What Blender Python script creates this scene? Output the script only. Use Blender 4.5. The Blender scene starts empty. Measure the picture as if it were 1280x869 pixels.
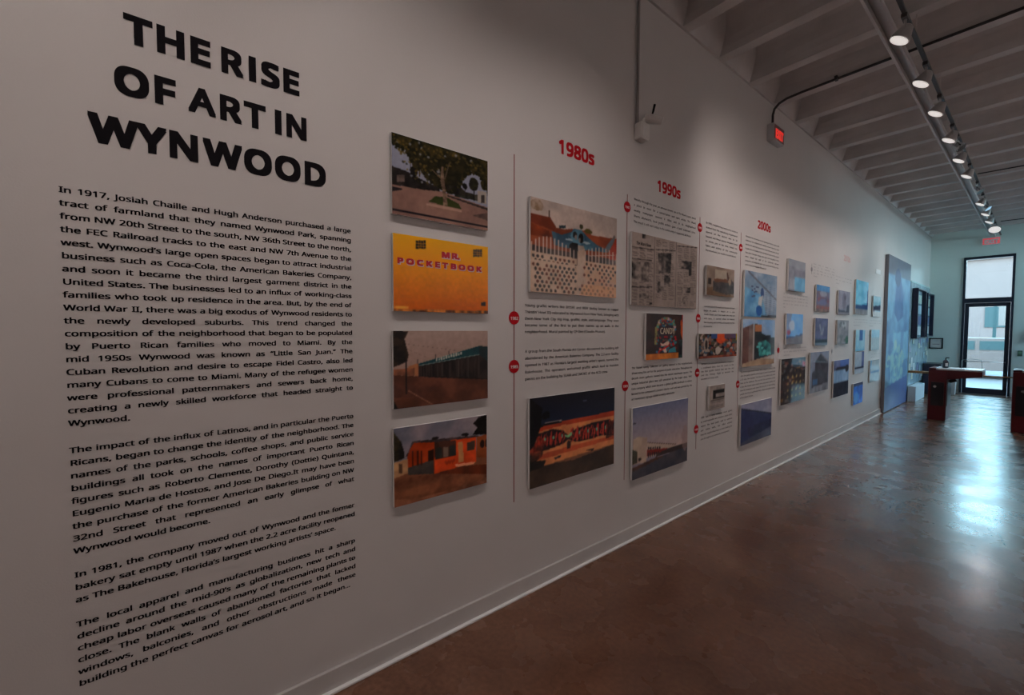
import bpy, bmesh, math, os, random
import numpy as np
from mathutils import Vector, Matrix

random.seed(7)
S = bpy.context.scene
COL = S.collection

# ------------------------------------------------------------------ camera
cam_d = bpy.data.cameras.new('camera')
cam_d.sensor_width = 36.0
cam_d.lens = 36.0 * 529.0 / 1280.0
cam_d.clip_start = 0.05
cam_d.clip_end = 300
cam = bpy.data.objects.new('camera', cam_d)
COL.objects.link(cam)
YAW, PITCH, ROLL = 0.897, -0.040, 0.001
fwd = Vector((-math.sin(YAW) * math.cos(PITCH), math.cos(YAW) * math.cos(PITCH), math.sin(PITCH)))
rgt = Vector((math.cos(YAW), math.sin(YAW), 0))
upv = rgt.cross(fwd)
r2 = rgt * math.cos(ROLL) + upv * math.sin(ROLL)
u2 = upv * math.cos(ROLL) - rgt * math.sin(ROLL)
m = Matrix((r2, u2, -fwd)).transposed().to_4x4()
m.translation = Vector((1.983, 0.0, 1.65))
cam.matrix_world = m
S.camera = cam

# ------------------------------------------------------------------ view, world, sun
S.view_settings.view_transform = 'Standard'
S.view_settings.look = 'None'
S.view_settings.gamma = 1.0
S.view_settings.use_curve_mapping = False
S.view_settings.exposure = 0.0

SKY_STRENGTH = 20.0
w = bpy.data.worlds.new('sky')
S.world = w
w.use_nodes = True
nt = w.node_tree
bg = nt.nodes['Background']
tc = nt.nodes.new('ShaderNodeTexCoord')
sep = nt.nodes.new('ShaderNodeSeparateXYZ')
ramp = nt.nodes.new('ShaderNodeValToRGB')
ramp.color_ramp.elements[0].position = 0.0
ramp.color_ramp.elements[0].color = (0.57, 0.88, 1.0, 1)
ramp.color_ramp.elements[1].position = 0.8
ramp.color_ramp.elements[1].color = (0.25, 0.62, 0.95, 1)
nt.links.new(tc.outputs['Generated'], sep.inputs[0])
nt.links.new(sep.outputs['Z'], ramp.inputs[0])
nt.links.new(ramp.outputs[0], bg.inputs['Color'])
bg.inputs['Strength'].default_value = SKY_STRENGTH

SPOT_W = 36.0          # watts of each wall-washing track spot
FILL_W = 250.0          # added unseen fill spots, aimed at the right wall
SPOT_COL = (1.0, 0.86, 0.81)
try:
    S.cycles.max_bounces = 8
    S.cycles.diffuse_bounces = 5
    S.cycles.sample_clamp_indirect = 4.0
    S.cycles.use_denoising = True
except Exception:
    pass

END_Y = 16.3      # inner face of the end wall
RIGHT_X = 6.2     # inner face of the right wall
BACK_Y = -5.0
RIB_Z = 4.20      # underside of the concrete ribs
DECK_Z = 4.56


# ------------------------------------------------------------------ helpers
def srgb(c):
    c = c / 255.0
    return c / 12.92 if c <= 0.04045 else ((c + 0.055) / 1.055) ** 2.4


def rgb(r, g, b):
    return (srgb(r), srgb(g), srgb(b), 1.0)


MATS = {}


def mat(name, col, rough=0.5, metal=0.0, spec=0.5, noise=0.0, nscale=20.0, bump=0.0, emit=None, estr=0.0,
        coat=0.0, vcol=False, coat_rough=0.05):
    if name in MATS:
        return MATS[name]
    M = bpy.data.materials.new(name)
    M.use_nodes = True
    n = M.node_tree
    p = n.nodes['Principled BSDF']
    p.inputs['Base Color'].default_value = col
    p.inputs['Roughness'].default_value = rough
    p.inputs['Metallic'].default_value = metal
    p.inputs['Specular IOR Level'].default_value = spec
    p.inputs['Coat Weight'].default_value = coat
    p.inputs['Coat Roughness'].default_value = coat_rough
    if emit:
        p.inputs['Emission Color'].default_value = emit
        p.inputs['Emission Strength'].default_value = estr
    if vcol:
        a = n.nodes.new('ShaderNodeVertexColor')
        a.layer_name = 'print'
        n.links.new(a.outputs['Color'], p.inputs['Base Color'])
    elif noise > 0 or bump > 0:
        t = n.nodes.new('ShaderNodeTexCoord')
        z = n.nodes.new('ShaderNodeTexNoise')
        z.inputs['Scale'].default_value = nscale
        z.inputs['Detail'].default_value = 5
        n.links.new(t.outputs['Object'], z.inputs['Vector'])
        if noise > 0:
            mx = n.nodes.new('ShaderNodeMix')
            mx.data_type = 'RGBA'
            mx.blend_type = 'MULTIPLY'
            mx.inputs[0].default_value = 1.0
            mr = n.nodes.new('ShaderNodeMapRange')
            mr.inputs['From Min'].default_value = 0.3
            mr.inputs['From Max'].default_value = 0.7
            mr.inputs['To Min'].default_value = 1 - noise
            mr.inputs['To Max'].default_value = 1
            n.links.new(z.outputs['Fac'], mr.inputs['Value'])
            mx.inputs[6].default_value = col
            n.links.new(mr.outputs[0], mx.inputs[7])
            n.links.new(mx.outputs[2], p.inputs['Base Color'])
        if bump > 0:
            b = n.nodes.new('ShaderNodeBump')
            b.inputs['Strength'].default_value = bump
            b.inputs['Distance'].default_value = 0.01
            n.links.new(z.outputs['Fac'], b.inputs['Height'])
            n.links.new(b.outputs[0], p.inputs['Normal'])
    MATS[name] = M
    return M


def link_mesh(name, me, material=None, parent=None, loc=None):
    o = bpy.data.objects.new(name, me)
    COL.objects.link(o)
    if material is not None:
        if isinstance(material, (list, tuple)):
            for q in material:
                me.materials.append(q)
        else:
            me.materials.append(material)
    if parent is not None:
        o.parent = parent
    if loc is not None:
        o.location = loc
    return o


def obj(name, bm, material=None, parent=None, loc=None, smooth=False):
    me = bpy.data.meshes.new(name)
    bmesh.ops.recalc_face_normals(bm, faces=bm.faces)
    bm.to_mesh(me)
    bm.free()
    if smooth:
        for p in me.polygons:
            p.use_smooth = True
    return link_mesh(name, me, material, parent, loc)


def add_box(bm, x0, x1, y0, y1, z0, z1, bevel=0.0):
    vs = [bm.verts.new((x, y, z)) for z in (z0, z1) for y in (y0, y1) for x in (x0, x1)]
    f = [(0, 2, 3, 1), (4, 5, 7, 6), (0, 1, 5, 4), (2, 6, 7, 3), (0, 4, 6, 2), (1, 3, 7, 5)]
    fs = [bm.faces.new([vs[i] for i in q]) for q in f]
    if bevel > 0:
        es = {e for q in fs for e in q.edges}
        bmesh.ops.bevel(bm, geom=list(es), offset=bevel, segments=2, affect='EDGES', profile=0.5)


def box(x0, x1, y0, y1, z0, z1, bevel=0.0):
    bm = bmesh.new()
    add_box(bm, x0, x1, y0, y1, z0, z1, bevel)
    return bm


def add_tube(bm, pts, r, n=10, caps=True):
    pts = [Vector(p) for p in pts]
    rings = []
    prev = None
    for i, p in enumerate(pts):
        if i == 0:
            d = (pts[1] - p)
        elif i == len(pts) - 1:
            d = (p - pts[i - 1])
        else:
            d = (pts[i + 1] - p).normalized() + (p - pts[i - 1]).normalized()
        d.normalize()
        if prev is None:
            a = Vector((0, 0, 1)) if abs(d.z) < 0.9 else Vector((1, 0, 0))
            s = d.cross(a).normalized()
        else:
            s = (prev - d * prev.dot(d)).normalized()
        prev = s
        t = d.cross(s)
        rr = r[i] if isinstance(r, (list, tuple)) else r
        rings.append([bm.verts.new(p + (s * math.cos(2 * math.pi * k / n) + t * math.sin(2 * math.pi * k / n)) * rr)
                      for k in range(n)])
    for a, b in zip(rings, rings[1:]):
        for k in range(n):
            bm.faces.new((a[k], a[(k + 1) % n], b[(k + 1) % n], b[k]))
    if caps:
        bm.faces.new(rings[0][::-1])
        bm.faces.new(rings[-1])


def tube(pts, r, n=10):
    bm = bmesh.new()
    add_tube(bm, pts, r, n)
    return bm


def tag(o, label=None, cat=None, group=None, kind=None):
    if label:
        o['label'] = label
    if cat:
        o['category'] = cat
    if group:
        o['group'] = group
    if kind:
        o['kind'] = kind
    return o


def thing(name, label, cat, loc=(0, 0, 0), group=None):
    o = bpy.data.objects.new(name, None)
    COL.objects.link(o)
    o.location = loc
    o.empty_display_size = 0.1
    return tag(o, label, cat, group)


def struct(name, bm, material, parent=None):
    o = obj(name, bm, material, parent)
    if parent is None:
        o['kind'] = 'structure'
    return o


# ------------------------------------------------------------------ materials of the shell
def wall_material():
    M = bpy.data.materials.new('painted_plaster')
    M.use_nodes = True
    n = M.node_tree
    p = n.nodes['Principled BSDF']
    t = n.nodes.new('ShaderNodeTexCoord')
    z = n.nodes.new('ShaderNodeTexNoise')
    z.inputs['Scale'].default_value = 1.1
    z.inputs['Detail'].default_value = 4
    r = n.nodes.new('ShaderNodeValToRGB')
    r.color_ramp.elements[0].position = 0.3
    r.color_ramp.elements[0].color = (0.585, 0.560, 0.545, 1)
    r.color_ramp.elements[1].position = 0.7
    r.color_ramp.elements[1].color = (0.625, 0.60, 0.585, 1)
    n.links.new(t.outputs['Object'], z.inputs['Vector'])
    n.links.new(z.outputs['Fac'], r.inputs[0])
    n.links.new(r.outputs[0], p.inputs['Base Color'])
    z2 = n.nodes.new('ShaderNodeTexNoise')
    z2.inputs['Scale'].default_value = 160
    n.links.new(t.outputs['Object'], z2.inputs['Vector'])
    z3 = n.nodes.new('ShaderNodeTexNoise')
    z3.inputs['Scale'].default_value = 2.2
    n.links.new(t.outputs['Object'], z3.inputs['Vector'])
    ad = n.nodes.new('ShaderNodeMath')
    ad.operation = 'MULTIPLY_ADD'
    ad.inputs[1].default_value = 12.0
    n.links.new(z3.outputs['Fac'], ad.inputs[0])
    n.links.new(z2.outputs['Fac'], ad.inputs[2])
    b = n.nodes.new('ShaderNodeBump')
    b.inputs['Strength'].default_value = 0.12
    b.inputs['Distance'].default_value = 0.003
    n.links.new(ad.outputs[0], b.inputs['Height'])
    n.links.new(b.outputs[0], p.inputs['Normal'])
    p.inputs['Roughness'].default_value = 0.48
    p.inputs['Specular IOR Level'].default_value = 0.35
    return M


def floor_material():
    M = bpy.data.materials.new('stained_polished_concrete')
    M.use_nodes = True
    n = M.node_tree
    p = n.nodes['Principled BSDF']
    t = n.nodes.new('ShaderNodeTexCoord')
    z = n.nodes.new('ShaderNodeTexNoise')
    z.inputs['Scale'].default_value = 0.9
    z.inputs['Detail'].default_value = 9
    z.inputs['Roughness'].default_value = 0.62
    z.inputs['Distortion'].default_value = 0.6
    r = n.nodes.new('ShaderNodeValToRGB')
    e = r.color_ramp.elements
    e[0].position = 0.28
    e[0].color = (0.090, 0.042, 0.026, 1)
    e[1].position = 0.72
    e[1].color = (0.265, 0.138, 0.088, 1)
    k = e.new(0.5)
    k.color = (0.172, 0.082, 0.050, 1)
    n.links.new(t.outputs['Object'], z.inputs['Vector'])
    n.links.new(z.outputs['Fac'], r.inputs[0])
    # fine speckle of the aggregate
    z2 = n.nodes.new('ShaderNodeTexNoise')
    z2.inputs['Scale'].default_value = 38
    z2.inputs['Detail'].default_value = 6
    n.links.new(t.outputs['Object'], z2.inputs['Vector'])
    mr = n.nodes.new('ShaderNodeMapRange')
    mr.inputs['From Min'].default_value = 0.35
    mr.inputs['From Max'].default_value = 0.65
    mr.inputs['To Min'].default_value = 0.82
    mr.inputs['To Max'].default_value = 1.1
    n.links.new(z2.outputs['Fac'], mr.inputs[0])
    mx = n.nodes.new('ShaderNodeMix')
    mx.data_type = 'RGBA'
    mx.blend_type = 'MULTIPLY'
    mx.inputs[0].default_value = 1
    n.links.new(r.outputs[0], mx.inputs[6])
    n.links.new(mr.outputs[0], mx.inputs[7])
    # thin dark crazing
    v = n.nodes.new('ShaderNodeTexVoronoi')
    v.feature = 'DISTANCE_TO_EDGE'
    v.inputs['Scale'].default_value = 0.8
    zz = n.nodes.new('ShaderNodeTexNoise')
    zz.inputs['Scale'].default_value = 2.0
    zz.inputs['Detail'].default_value = 6
    n.links.new(t.outputs['Object'], zz.inputs['Vector'])
    va = n.nodes.new('ShaderNodeVectorMath')
    va.operation = 'ADD'
    n.links.new(t.outputs['Object'], va.inputs[0])
    n.links.new(zz.outputs['Color'], va.inputs[1])
    n.links.new(va.outputs[0], v.inputs['Vector'])
    cr = n.nodes.new('ShaderNodeMapRange')
    cr.inputs['From Min'].default_value = 0.0
    cr.inputs['From Max'].default_value = 0.006
    cr.inputs['To Min'].default_value = 0.72
    cr.inputs['To Max'].default_value = 1.0
    n.links.new(v.outputs['Distance'], cr.inputs[0])
    m2 = n.nodes.new('ShaderNodeMix')
    m2.data_type = 'RGBA'
    m2.blend_type = 'MULTIPLY'
    m2.inputs[0].default_value = 1
    n.links.new(mx.outputs[2], m2.inputs[6])
    n.links.new(cr.outputs[0], m2.inputs[7])
    n.links.new(m2.outputs[2], p.inputs['Base Color'])
    rr = n.nodes.new('ShaderNodeMapRange')
    rr.inputs['From Min'].default_value = 0.3
    rr.inputs['From Max'].default_value = 0.7
    rr.inputs['To Min'].default_value = 0.20
    rr.inputs['To Max'].default_value = 0.34
    z4 = n.nodes.new('ShaderNodeTexNoise')
    z4.inputs['Scale'].default_value = 3.0
    z4.inputs['Detail'].default_value = 6
    n.links.new(t.outputs['Object'], z4.inputs['Vector'])
    n.links.new(z4.outputs['Fac'], rr.inputs[0])
    n.links.new(rr.outputs[0], p.inputs['Roughness'])
    p.inputs['Specular IOR Level'].default_value = 0.32
    p.inputs['Coat Weight'].default_value = 0.15
    p.inputs['Coat Roughness'].default_value = 0.16
    p.inputs['Coat IOR'].default_value = 1.6
    b = n.nodes.new('ShaderNodeBump')
    b.inputs['Strength'].default_value = 0.035
    b.inputs['Distance'].default_value = 0.004
    n.links.new(z4.outputs['Fac'], b.inputs['Height'])
    n.links.new(b.outputs[0], p.inputs['Normal'])
    n.links.new(b.outputs[0], p.inputs['Coat Normal'])
    return M


M_wall = wall_material()
M_floor = floor_material()
M_ceil = mat('painted_concrete', (0.62, 0.595, 0.59, 1), 0.75, noise=0.18, nscale=3, bump=0.15)
M_trim = mat('white_trim_paint', (0.56, 0.54, 0.525, 1), 0.45, noise=0.08, nscale=6)
M_black_metal = mat('black_door_metal', (0.012, 0.016, 0.03, 1), 0.35)
M_conduit = mat('painted_conduit', (0.30, 0.28, 0.27, 1), 0.5, noise=0.1, nscale=9)
M_dark = mat('dark_cable', (0.03, 0.028, 0.028, 1), 0.5)
M_black = mat('black_vinyl', (0.008, 0.007, 0.009, 1), 0.8, spec=0.08)
M_red = mat('red_vinyl', (0.42, 0.008, 0.014, 1), 0.7, spec=0.1)
M_fade = mat('faded_red_vinyl', (0.62, 0.40, 0.39, 1), 0.5)
M_white = mat('white_plastic', (0.72, 0.70, 0.68, 1), 0.4, noise=0.05, nscale=12)
M_board = mat('white_panel_edge', (0.80, 0.79, 0.78, 1), 0.4, noise=0.04, nscale=15)

# ------------------------------------------------------------------ shell
struct('floor', box(0, RIGHT_X, BACK_Y, END_Y, -0.12, 0.0), M_floor)
struct('wall_left', box(-0.2, 0, BACK_Y - 0.2, END_Y + 0.2, -0.12, 4.9), M_wall)
RY0, RY1, RZ0, RZ1 = 11.8, 15.9, 2.75, 3.95      # high side window
bm = bmesh.new()
add_box(bm, RIGHT_X, RIGHT_X + 0.2, BACK_Y - 0.2, RY0, -0.12, 4.9)
add_box(bm, RIGHT_X, RIGHT_X + 0.2, RY1, END_Y + 0.2, -0.12, 4.9)
add_box(bm, RIGHT_X, RIGHT_X + 0.2, RY0, RY1, -0.12, RZ0)
add_box(bm, RIGHT_X, RIGHT_X + 0.2, RY0, RY1, RZ1, 4.9)
struct('wall_right', bm, M_wall)
struct('wall_back', box(0, RIGHT_X, BACK_Y - 0.2, BACK_Y, -0.12, 4.9), M_wall)

DX0, DX1, DTOP = 0.64, 1.52, 3.57      # door opening in the end wall
WX0, WX1, WZ0, WZ1 = 2.75, 4.1, 0.4, 3.57   # shop window further right
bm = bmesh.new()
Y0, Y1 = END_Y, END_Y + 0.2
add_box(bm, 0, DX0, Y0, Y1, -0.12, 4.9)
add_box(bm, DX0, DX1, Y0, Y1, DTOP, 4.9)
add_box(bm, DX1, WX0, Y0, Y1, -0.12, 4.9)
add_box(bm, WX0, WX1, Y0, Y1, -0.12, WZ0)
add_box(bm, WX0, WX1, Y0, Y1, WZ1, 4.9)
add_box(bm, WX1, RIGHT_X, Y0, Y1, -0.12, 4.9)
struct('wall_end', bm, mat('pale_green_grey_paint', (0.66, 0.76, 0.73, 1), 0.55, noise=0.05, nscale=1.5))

# ceiling: a deck with one arched concrete rib after another across the room
ceiling = struct('ceiling', box(0, RIGHT_X, BACK_Y, END_Y, DECK_Z - 0.02, DECK_Z + 0.2), M_ceil)
PIT = 0.645
hb = 0.055


def rib_mesh():
    bm = bmesh.new()
    prof = [(-hb, RIB_Z), (hb, RIB_Z)]
    half = PIT / 2
    H = DECK_Z - 0.025 - RIB_Z
    N = 8
    right = []
    for i in range(1, N + 1):
        a = i / N * math.pi / 2
        y = hb + (half - hb) * (1 - math.cos(a))
        z = RIB_Z + H * math.sin(a)
        right.append((y, z))
    top = DECK_Z + 0.0
    prof = [(-hb, RIB_Z), (hb, RIB_Z)] + right + [(half, top), (-half, top)] + [(-y, z) for y, z in right[::-1]]
    A = [bm.verts.new((0.0, y, z)) for y, z in prof]
    B = [bm.verts.new((RIGHT_X, y, z)) for y, z in prof]
    k = len(prof)
    for i in range(k):
        bm.faces.new((A[i], A[(i + 1) % k], B[(i + 1) % k], B[i]))
    bm.faces.new(A)
    bm.faces.new(B[::-1])
    bmesh.ops.recalc_face_normals(bm, faces=bm.faces)
    me = bpy.data.meshes.new('rib')
    bm.to_mesh(me)
    bm.free()
    me.materials.append(M_ceil)
    return me


rib_me = rib_mesh()
y = 3.45 - PIT * 12
while y + PIT / 2 < END_Y + 0.2:
    o = bpy.data.objects.new('rib', rib_me)
    COL.objects.link(o)
    o.parent = ceiling
    o.location = (0, y, 0)
    y += PIT
yl = y
# the closed ends of the recesses along the left wall
bm = bmesh.new()
pr = [(0.0, RIB_Z - 0.002), (0.02, RIB_Z - 0.002), (0.16, DECK_Z), (0.0, DECK_Z)]
A = [bm.verts.new((x, BACK_Y, z)) for x, z in pr]
B = [bm.verts.new((x, END_Y, z)) for x, z in pr]
for i in range(4):
    bm.faces.new((A[i], A[(i + 1) % 4], B[(i + 1) % 4], B[i]))
bm.faces.new(A)
bm.faces.new(B[::-1])
struct('ceiling_edge', bm, M_ceil, ceiling)

# baseboard and the white strip at its foot
bm = bmesh.new()
add_box(bm, 0.0, 0.016, BACK_Y, 11.0, 0.012, 0.105, 0.003)
struct('baseboard_left', bm, M_trim)
bm = bmesh.new()
add_box(bm, 0.0, 0.034, BACK_Y, 11.0, 0.0, 0.014, 0.004)
struct('trim_1', bm, mat('white_gloss_strip', (0.9, 0.9, 0.9, 1), 0.25))
bm = bmesh.new()
add_box(bm, 0.0, 0.016, 13.32, END_Y, 0.0, 0.105, 0.003)
struct('baseboard_left_far', bm, M_trim)
bm = bmesh.new()
add_box(bm, 0.017, DX0, END_Y - 0.016, END_Y, 0.0, 0.105, 0.003)
add_box(bm, DX1, RIGHT_X, END_Y - 0.016, END_Y, 0.0, 0.105, 0.003)
struct('baseboard_end', bm, M_trim)

# ------------------------------------------------------------------ door and window in the end wall


def glass_material():
    M = bpy.data.materials.new('clear_glass')
    M.use_nodes = True
    n = M.node_tree
    n.nodes.clear()
    out = n.nodes.new('ShaderNodeOutputMaterial')
    tr = n.nodes.new('ShaderNodeBsdfTransparent')
    tr.inputs[0].default_value = (0.93, 0.97, 0.97, 1)
    gl = n.nodes.new('ShaderNodeBsdfGlossy')
    gl.inputs['Roughness'].default_value = 0.02
    fr = n.nodes.new('ShaderNodeFresnel')
    fr.inputs['IOR'].default_value = 1.45
    mx = n.nodes.new('ShaderNodeMixShader')
    n.links.new(fr.outputs[0], mx.inputs[0])
    n.links.new(tr.outputs[0], mx.inputs[1])
    n.links.new(gl.outputs[0], mx.inputs[2])
    n.links.new(mx.outputs[0], out.inputs[0])
    return M


M_glass = glass_material()
door = bpy.data.objects.new('door_1', None)
COL.objects.link(door)
door.location = (DX0, END_Y, 0)
door['kind'] = 'structure'


def dpart(name, bm, m, parent=door):
    for v in bm.verts:
        v.co -= Vector((DX0, END_Y, 0))
    return obj(name, bm, m, parent)


fy0, fy1 = END_Y - 0.03, END_Y + 0.09
bm = bmesh.new()
add_box(bm, DX0, DX0 + 0.045, fy0, fy1, 0, DTOP)
add_box(bm, DX1 - 0.045, DX1, fy0, fy1, 0, DTOP)
add_box(bm, DX0 + 0.045, DX1 - 0.045, fy0, fy1, DTOP - 0.06, DTOP)
add_box(bm, DX0 + 0.045, DX1 - 0.045, fy0, fy1, 2.38, 2.50)
dpart('frame', bm, M_black_metal)
dpart('transom_pane', box(DX0 + 0.045, DX1 - 0.045, END_Y + 0.03, END_Y + 0.036, 2.50, DTOP - 0.06), M_glass)
bm = bmesh.new()
a0, a1 = DX0 + 0.05, DX1 - 0.05
add_box(bm, a0, a0 + 0.075, END_Y, END_Y + 0.045, 0.02, 2.375)
add_box(bm, a1 - 0.075, a1, END_Y, END_Y + 0.045, 0.02, 2.375)
add_box(bm, a0 + 0.075, a1 - 0.075, END_Y, END_Y + 0.045, 2.28, 2.375)
add_box(bm, a0 + 0.075, a1 - 0.075, END_Y, END_Y + 0.045, 0.02, 0.17)
leaf = dpart('leaf_frame', bm, M_black_metal)
for zz0, zz1 in ((0.17, 2.28),):
    g = box(a0 + 0.075, a1 - 0.075, END_Y + 0.02, END_Y + 0.026, zz0, zz1)
    for v in g.verts:
        v.co -= Vector((DX0, END_Y, 0))
    obj('pane', g, M_glass, leaf)
g = tube([(a0 + 0.05, END_Y - 0.0, 0.86), (a0 + 0.05, END_Y - 0.07, 0.86), (a1 - 0.05, END_Y - 0.07, 0.86), (a1 - 0.05, END_Y, 0.86)], 0.014, 8)
for v in g.verts:
    v.co -= Vector((DX0, END_Y, 0))
obj('push_bar', g, mat('brushed_steel', (0.55, 0.55, 0.56, 1), 0.3, 1.0, noise=0.1, nscale=40), leaf)
dpart('closer', box(DX0 + 0.2, DX0 + 0.42, END_Y - 0.05, END_Y - 0.001, 2.30, 2.36, 0.006), M_black_metal)
dpart('threshold', box(DX0 + 0.01, DX1 - 0.01, END_Y - 0.06, END_Y + 0.1, 0.001, 0.019, 0.004), MATS['brushed_steel'])

win = bpy.data.objects.new('window_1', None)
COL.objects.link(win)
win.location = (WX0, END_Y, WZ0)
win['kind'] = 'structure'


def wpart(name, bm, m, parent=win):
    for v in bm.verts:
        v.co -= Vector((WX0, END_Y, WZ0))
    return obj(name, bm, m, parent)


bm = bmesh.new()
for xa in (WX0, (WX0 + WX1) / 2 - 0.03, WX1 - 0.06):
    add_box(bm, xa, xa + 0.06, fy0 + 0.03, fy1, WZ0, WZ1)
for xa, xb in ((WX0 + 0.06, (WX0 + WX1) / 2 - 0.03), ((WX0 + WX1) / 2 + 0.03, WX1 - 0.06)):
    for za in (WZ0, 2.38, WZ1 - 0.06):
        add_box(bm, xa, xb, fy0 + 0.03, fy1, za, za + 0.06)
wpart('window_frame', bm, M_black_metal)
for xa, xb in ((WX0 + 0.06, (WX0 + WX1) / 2 - 0.03), ((WX0 + WX1) / 2 + 0.03, WX1 - 0.06)):
    for za, zb in ((WZ0 + 0.06, 2.38), (2.44, WZ1 - 0.06)):
        wpart('pane', box(xa, xb, END_Y + 0.03, END_Y + 0.036, za, zb), M_glass)

win2 = bpy.data.objects.new('window_2', None)
COL.objects.link(win2)
win2.location = (RIGHT_X, RY0, RZ0)
win2['kind'] = 'structure'
bm = bmesh.new()
wl = RY1 - RY0
for a in (0, wl / 2 - 0.03, wl - 0.06):
    add_box(bm, -0.01, 0.09, a, a + 0.06, 0, RZ1 - RZ0)
for a, b in ((0.06, wl / 2 - 0.03), (wl / 2 + 0.03, wl - 0.06)):
    for za in (0, RZ1 - RZ0 - 0.06):
        add_box(bm, -0.01, 0.09, a, b, za, za + 0.06)
obj('window_frame', bm, M_black_metal, win2)
for a, b in ((0.06, wl / 2 - 0.03), (wl / 2 + 0.03, wl - 0.06)):
    for za, zb in ((0.06, RZ1 - RZ0 - 0.06),):
        obj('pane', box(0.03, 0.036, a, b, za, zb), M_glass, win2)

# light portals where the daylight enters (they only guide the sampling of the sky)
for nm, xa, xb, za, zb in (('daylight_door', DX0, DX1, 0.0, DTOP), ('daylight_window', WX0, WX1, WZ0, WZ1)):
    L = bpy.data.lights.new(nm, 'AREA')
    L.shape = 'RECTANGLE'
    L.size = xb - xa
    L.size_y = zb - za
    L.cycles.is_portal = True
    o = bpy.data.objects.new(nm, L)
    COL.objects.link(o)
    o.location = ((xa + xb) / 2, END_Y + 0.15, (za + zb) / 2)
    o.rotation_euler = (math.radians(-90), 0, 0)
L = bpy.data.lights.new('daylight_side_window', 'AREA')
L.shape = 'RECTANGLE'
L.size = RZ1 - RZ0
L.size_y = RY1 - RY0
L.cycles.is_portal = True
o = bpy.data.objects.new('daylight_side_window', L)
COL.objects.link(o)
o.location = (RIGHT_X + 0.15, (RY0 + RY1) / 2, (RZ0 + RZ1) / 2)
o.rotation_euler = (0, math.radians(90), 0)

# ------------------------------------------------------------------ the street outside
bm = box(-14, 40, END_Y + 0.2, 48, -0.16, -0.03)
struct('pavement_outside', bm, mat('pale_pavement', (0.080, 0.048, 0.042, 1), 0.8, noise=0.1, nscale=2))
struct('pavement_side', box(RIGHT_X + 0.2, 40, -8, END_Y + 0.2, -0.16, -0.03), MATS['pale_pavement'])
bld = thing('building', 'pale flat-roofed building across the street beyond the glass door', 'building', (3, 38, -0.03))
M_fac = mat('pale_render', (0.118, 0.070, 0.061, 1), 0.85, noise=0.06, nscale=1.2)
obj('facade', box(-30, 30, 0, 8, 0, 6.3), M_fac, bld)
for i in range(8):
    obj('window', box(-14 + i * 3.6, -13.0 + i * 3.6, -0.05, 0.02, 1.9, 3.1), mat('teal_pane', (0.03, 0.042, 0.042, 1), 0.5, spec=0.1), bld)
obj('cornice', box(-30.1, 30.1, -0.15, 0.0, 5.95, 6.3), M_fac, bld)
sgn = thing('street_sign', 'pale sign box on a pole seen through the glass door', 'sign', (0.72, 27, -0.03))
obj('post', box(-0.05, 0.05, -0.05, 0.05, 0, 2.9), mat('teal_post', (0.025, 0.038, 0.038, 1), 0.6, spec=0.1), sgn)
obj('sign_board', box(0.1, 0.75, -0.06, 0.06, 1.9, 2.8, 0.01), mat('pale_sign', (0.105, 0.066, 0.056, 1), 0.5), sgn)
pole = thing('utility_pole', 'teal utility pole left of the sign outside the door', 'pole', (0.0, 25, -0.03))
obj('post', tube([(0, 0, 0), (0, 0, 2.8)], 0.10, 12), MATS['teal_post'], pole)
car = thing('car', 'white parked car low behind the glass door', 'car', (0.4, 23, -0.03))
bm = bmesh.new()
prof = [(-2.1, 0.3), (2.1, 0.3), (2.15, 0.8), (1.5, 0.95), (0.95, 1.42), (-1.1, 1.45), (-1.7, 0.98), (-2.15, 0.85)]
A = [bm.verts.new((x, -0.85, z)) for x, z in prof]
B = [bm.verts.new((x, 0.85, z)) for x, z in prof]
for i in range(len(prof)):
    j = (i + 1) % len(prof)
    bm.faces.new((A[i], A[j], B[j], B[i]))
bm.faces.new(A)
bm.faces.new(B[::-1])
obj('body', bm, mat('white_car_paint', (0.10, 0.06, 0.052, 1), 0.5, spec=0.2), car)
for xa, xb in ((-1.2, -0.62), (-0.5, 0.1), (0.22, 0.8)):
    obj('window', box(xa, xb, -0.87, -0.845, 1.02, 1.33), MATS['teal_pane'], car)
for xa in (-1.35, 1.35):
    bm = bmesh.new()
    add_tube(bm, [(xa, -0.9, 0.31), (xa, -0.68, 0.31)], 0.31, 20)
    obj('wheel', bm, M_dark, car)

# ------------------------------------------------------------------ lettering
FONTS = {}


def get_font(kind):
    if kind in FONTS:
        return FONTS[kind]
    f = None
    try:
        fd = bpy.utils.system_resource('DATAFILES', path='fonts')
        f = bpy.data.fonts.load(os.path.join(fd, 'NotoSansHebrew-Regular.woff2'))
    except Exception:
        f = None
    FONTS[kind] = f
    return f


TXT = {}


def word_geo(s, res=2):
    """vertices (n,2) and faces of a word at em size 1, and its advance width"""
    key = (s, res)
    if key in TXT:
        return TXT[key]
    c = bpy.data.curves.new('word', 'FONT')
    f = get_font('sans')
    if f:
        c.font = f
    c.size = 10.0
    c.resolution_u = res
    c.body = s
    o = bpy.data.objects.new('word', c)
    me = o.to_mesh()
    n = len(me.vertices)
    co = np.zeros(n * 3, dtype=np.float32)
    me.vertices.foreach_get('co', co)
    co = co.reshape(-1, 3)[:, :2] / 10.0
    faces = [tuple(p.vertices) for p in me.polygons]
    o.to_mesh_clear()
    bpy.data.objects.remove(o)
    bpy.data.curves.remove(c)
    wd = float(co[:, 0].max()) if n else 0.3
    TXT[key] = (co, faces, wd)
    return TXT[key]


CAP_H = float(word_geo('H', 4)[0][:, 1].max())      # height of the capitals at em size 1
TXT[('I', 4)] = (np.array([[0.075, 0.0], [0.155, 0.0], [0.155, CAP_H], [0.075, CAP_H]], dtype=np.float32), [(0, 1, 2, 3)], 0.155)



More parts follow.
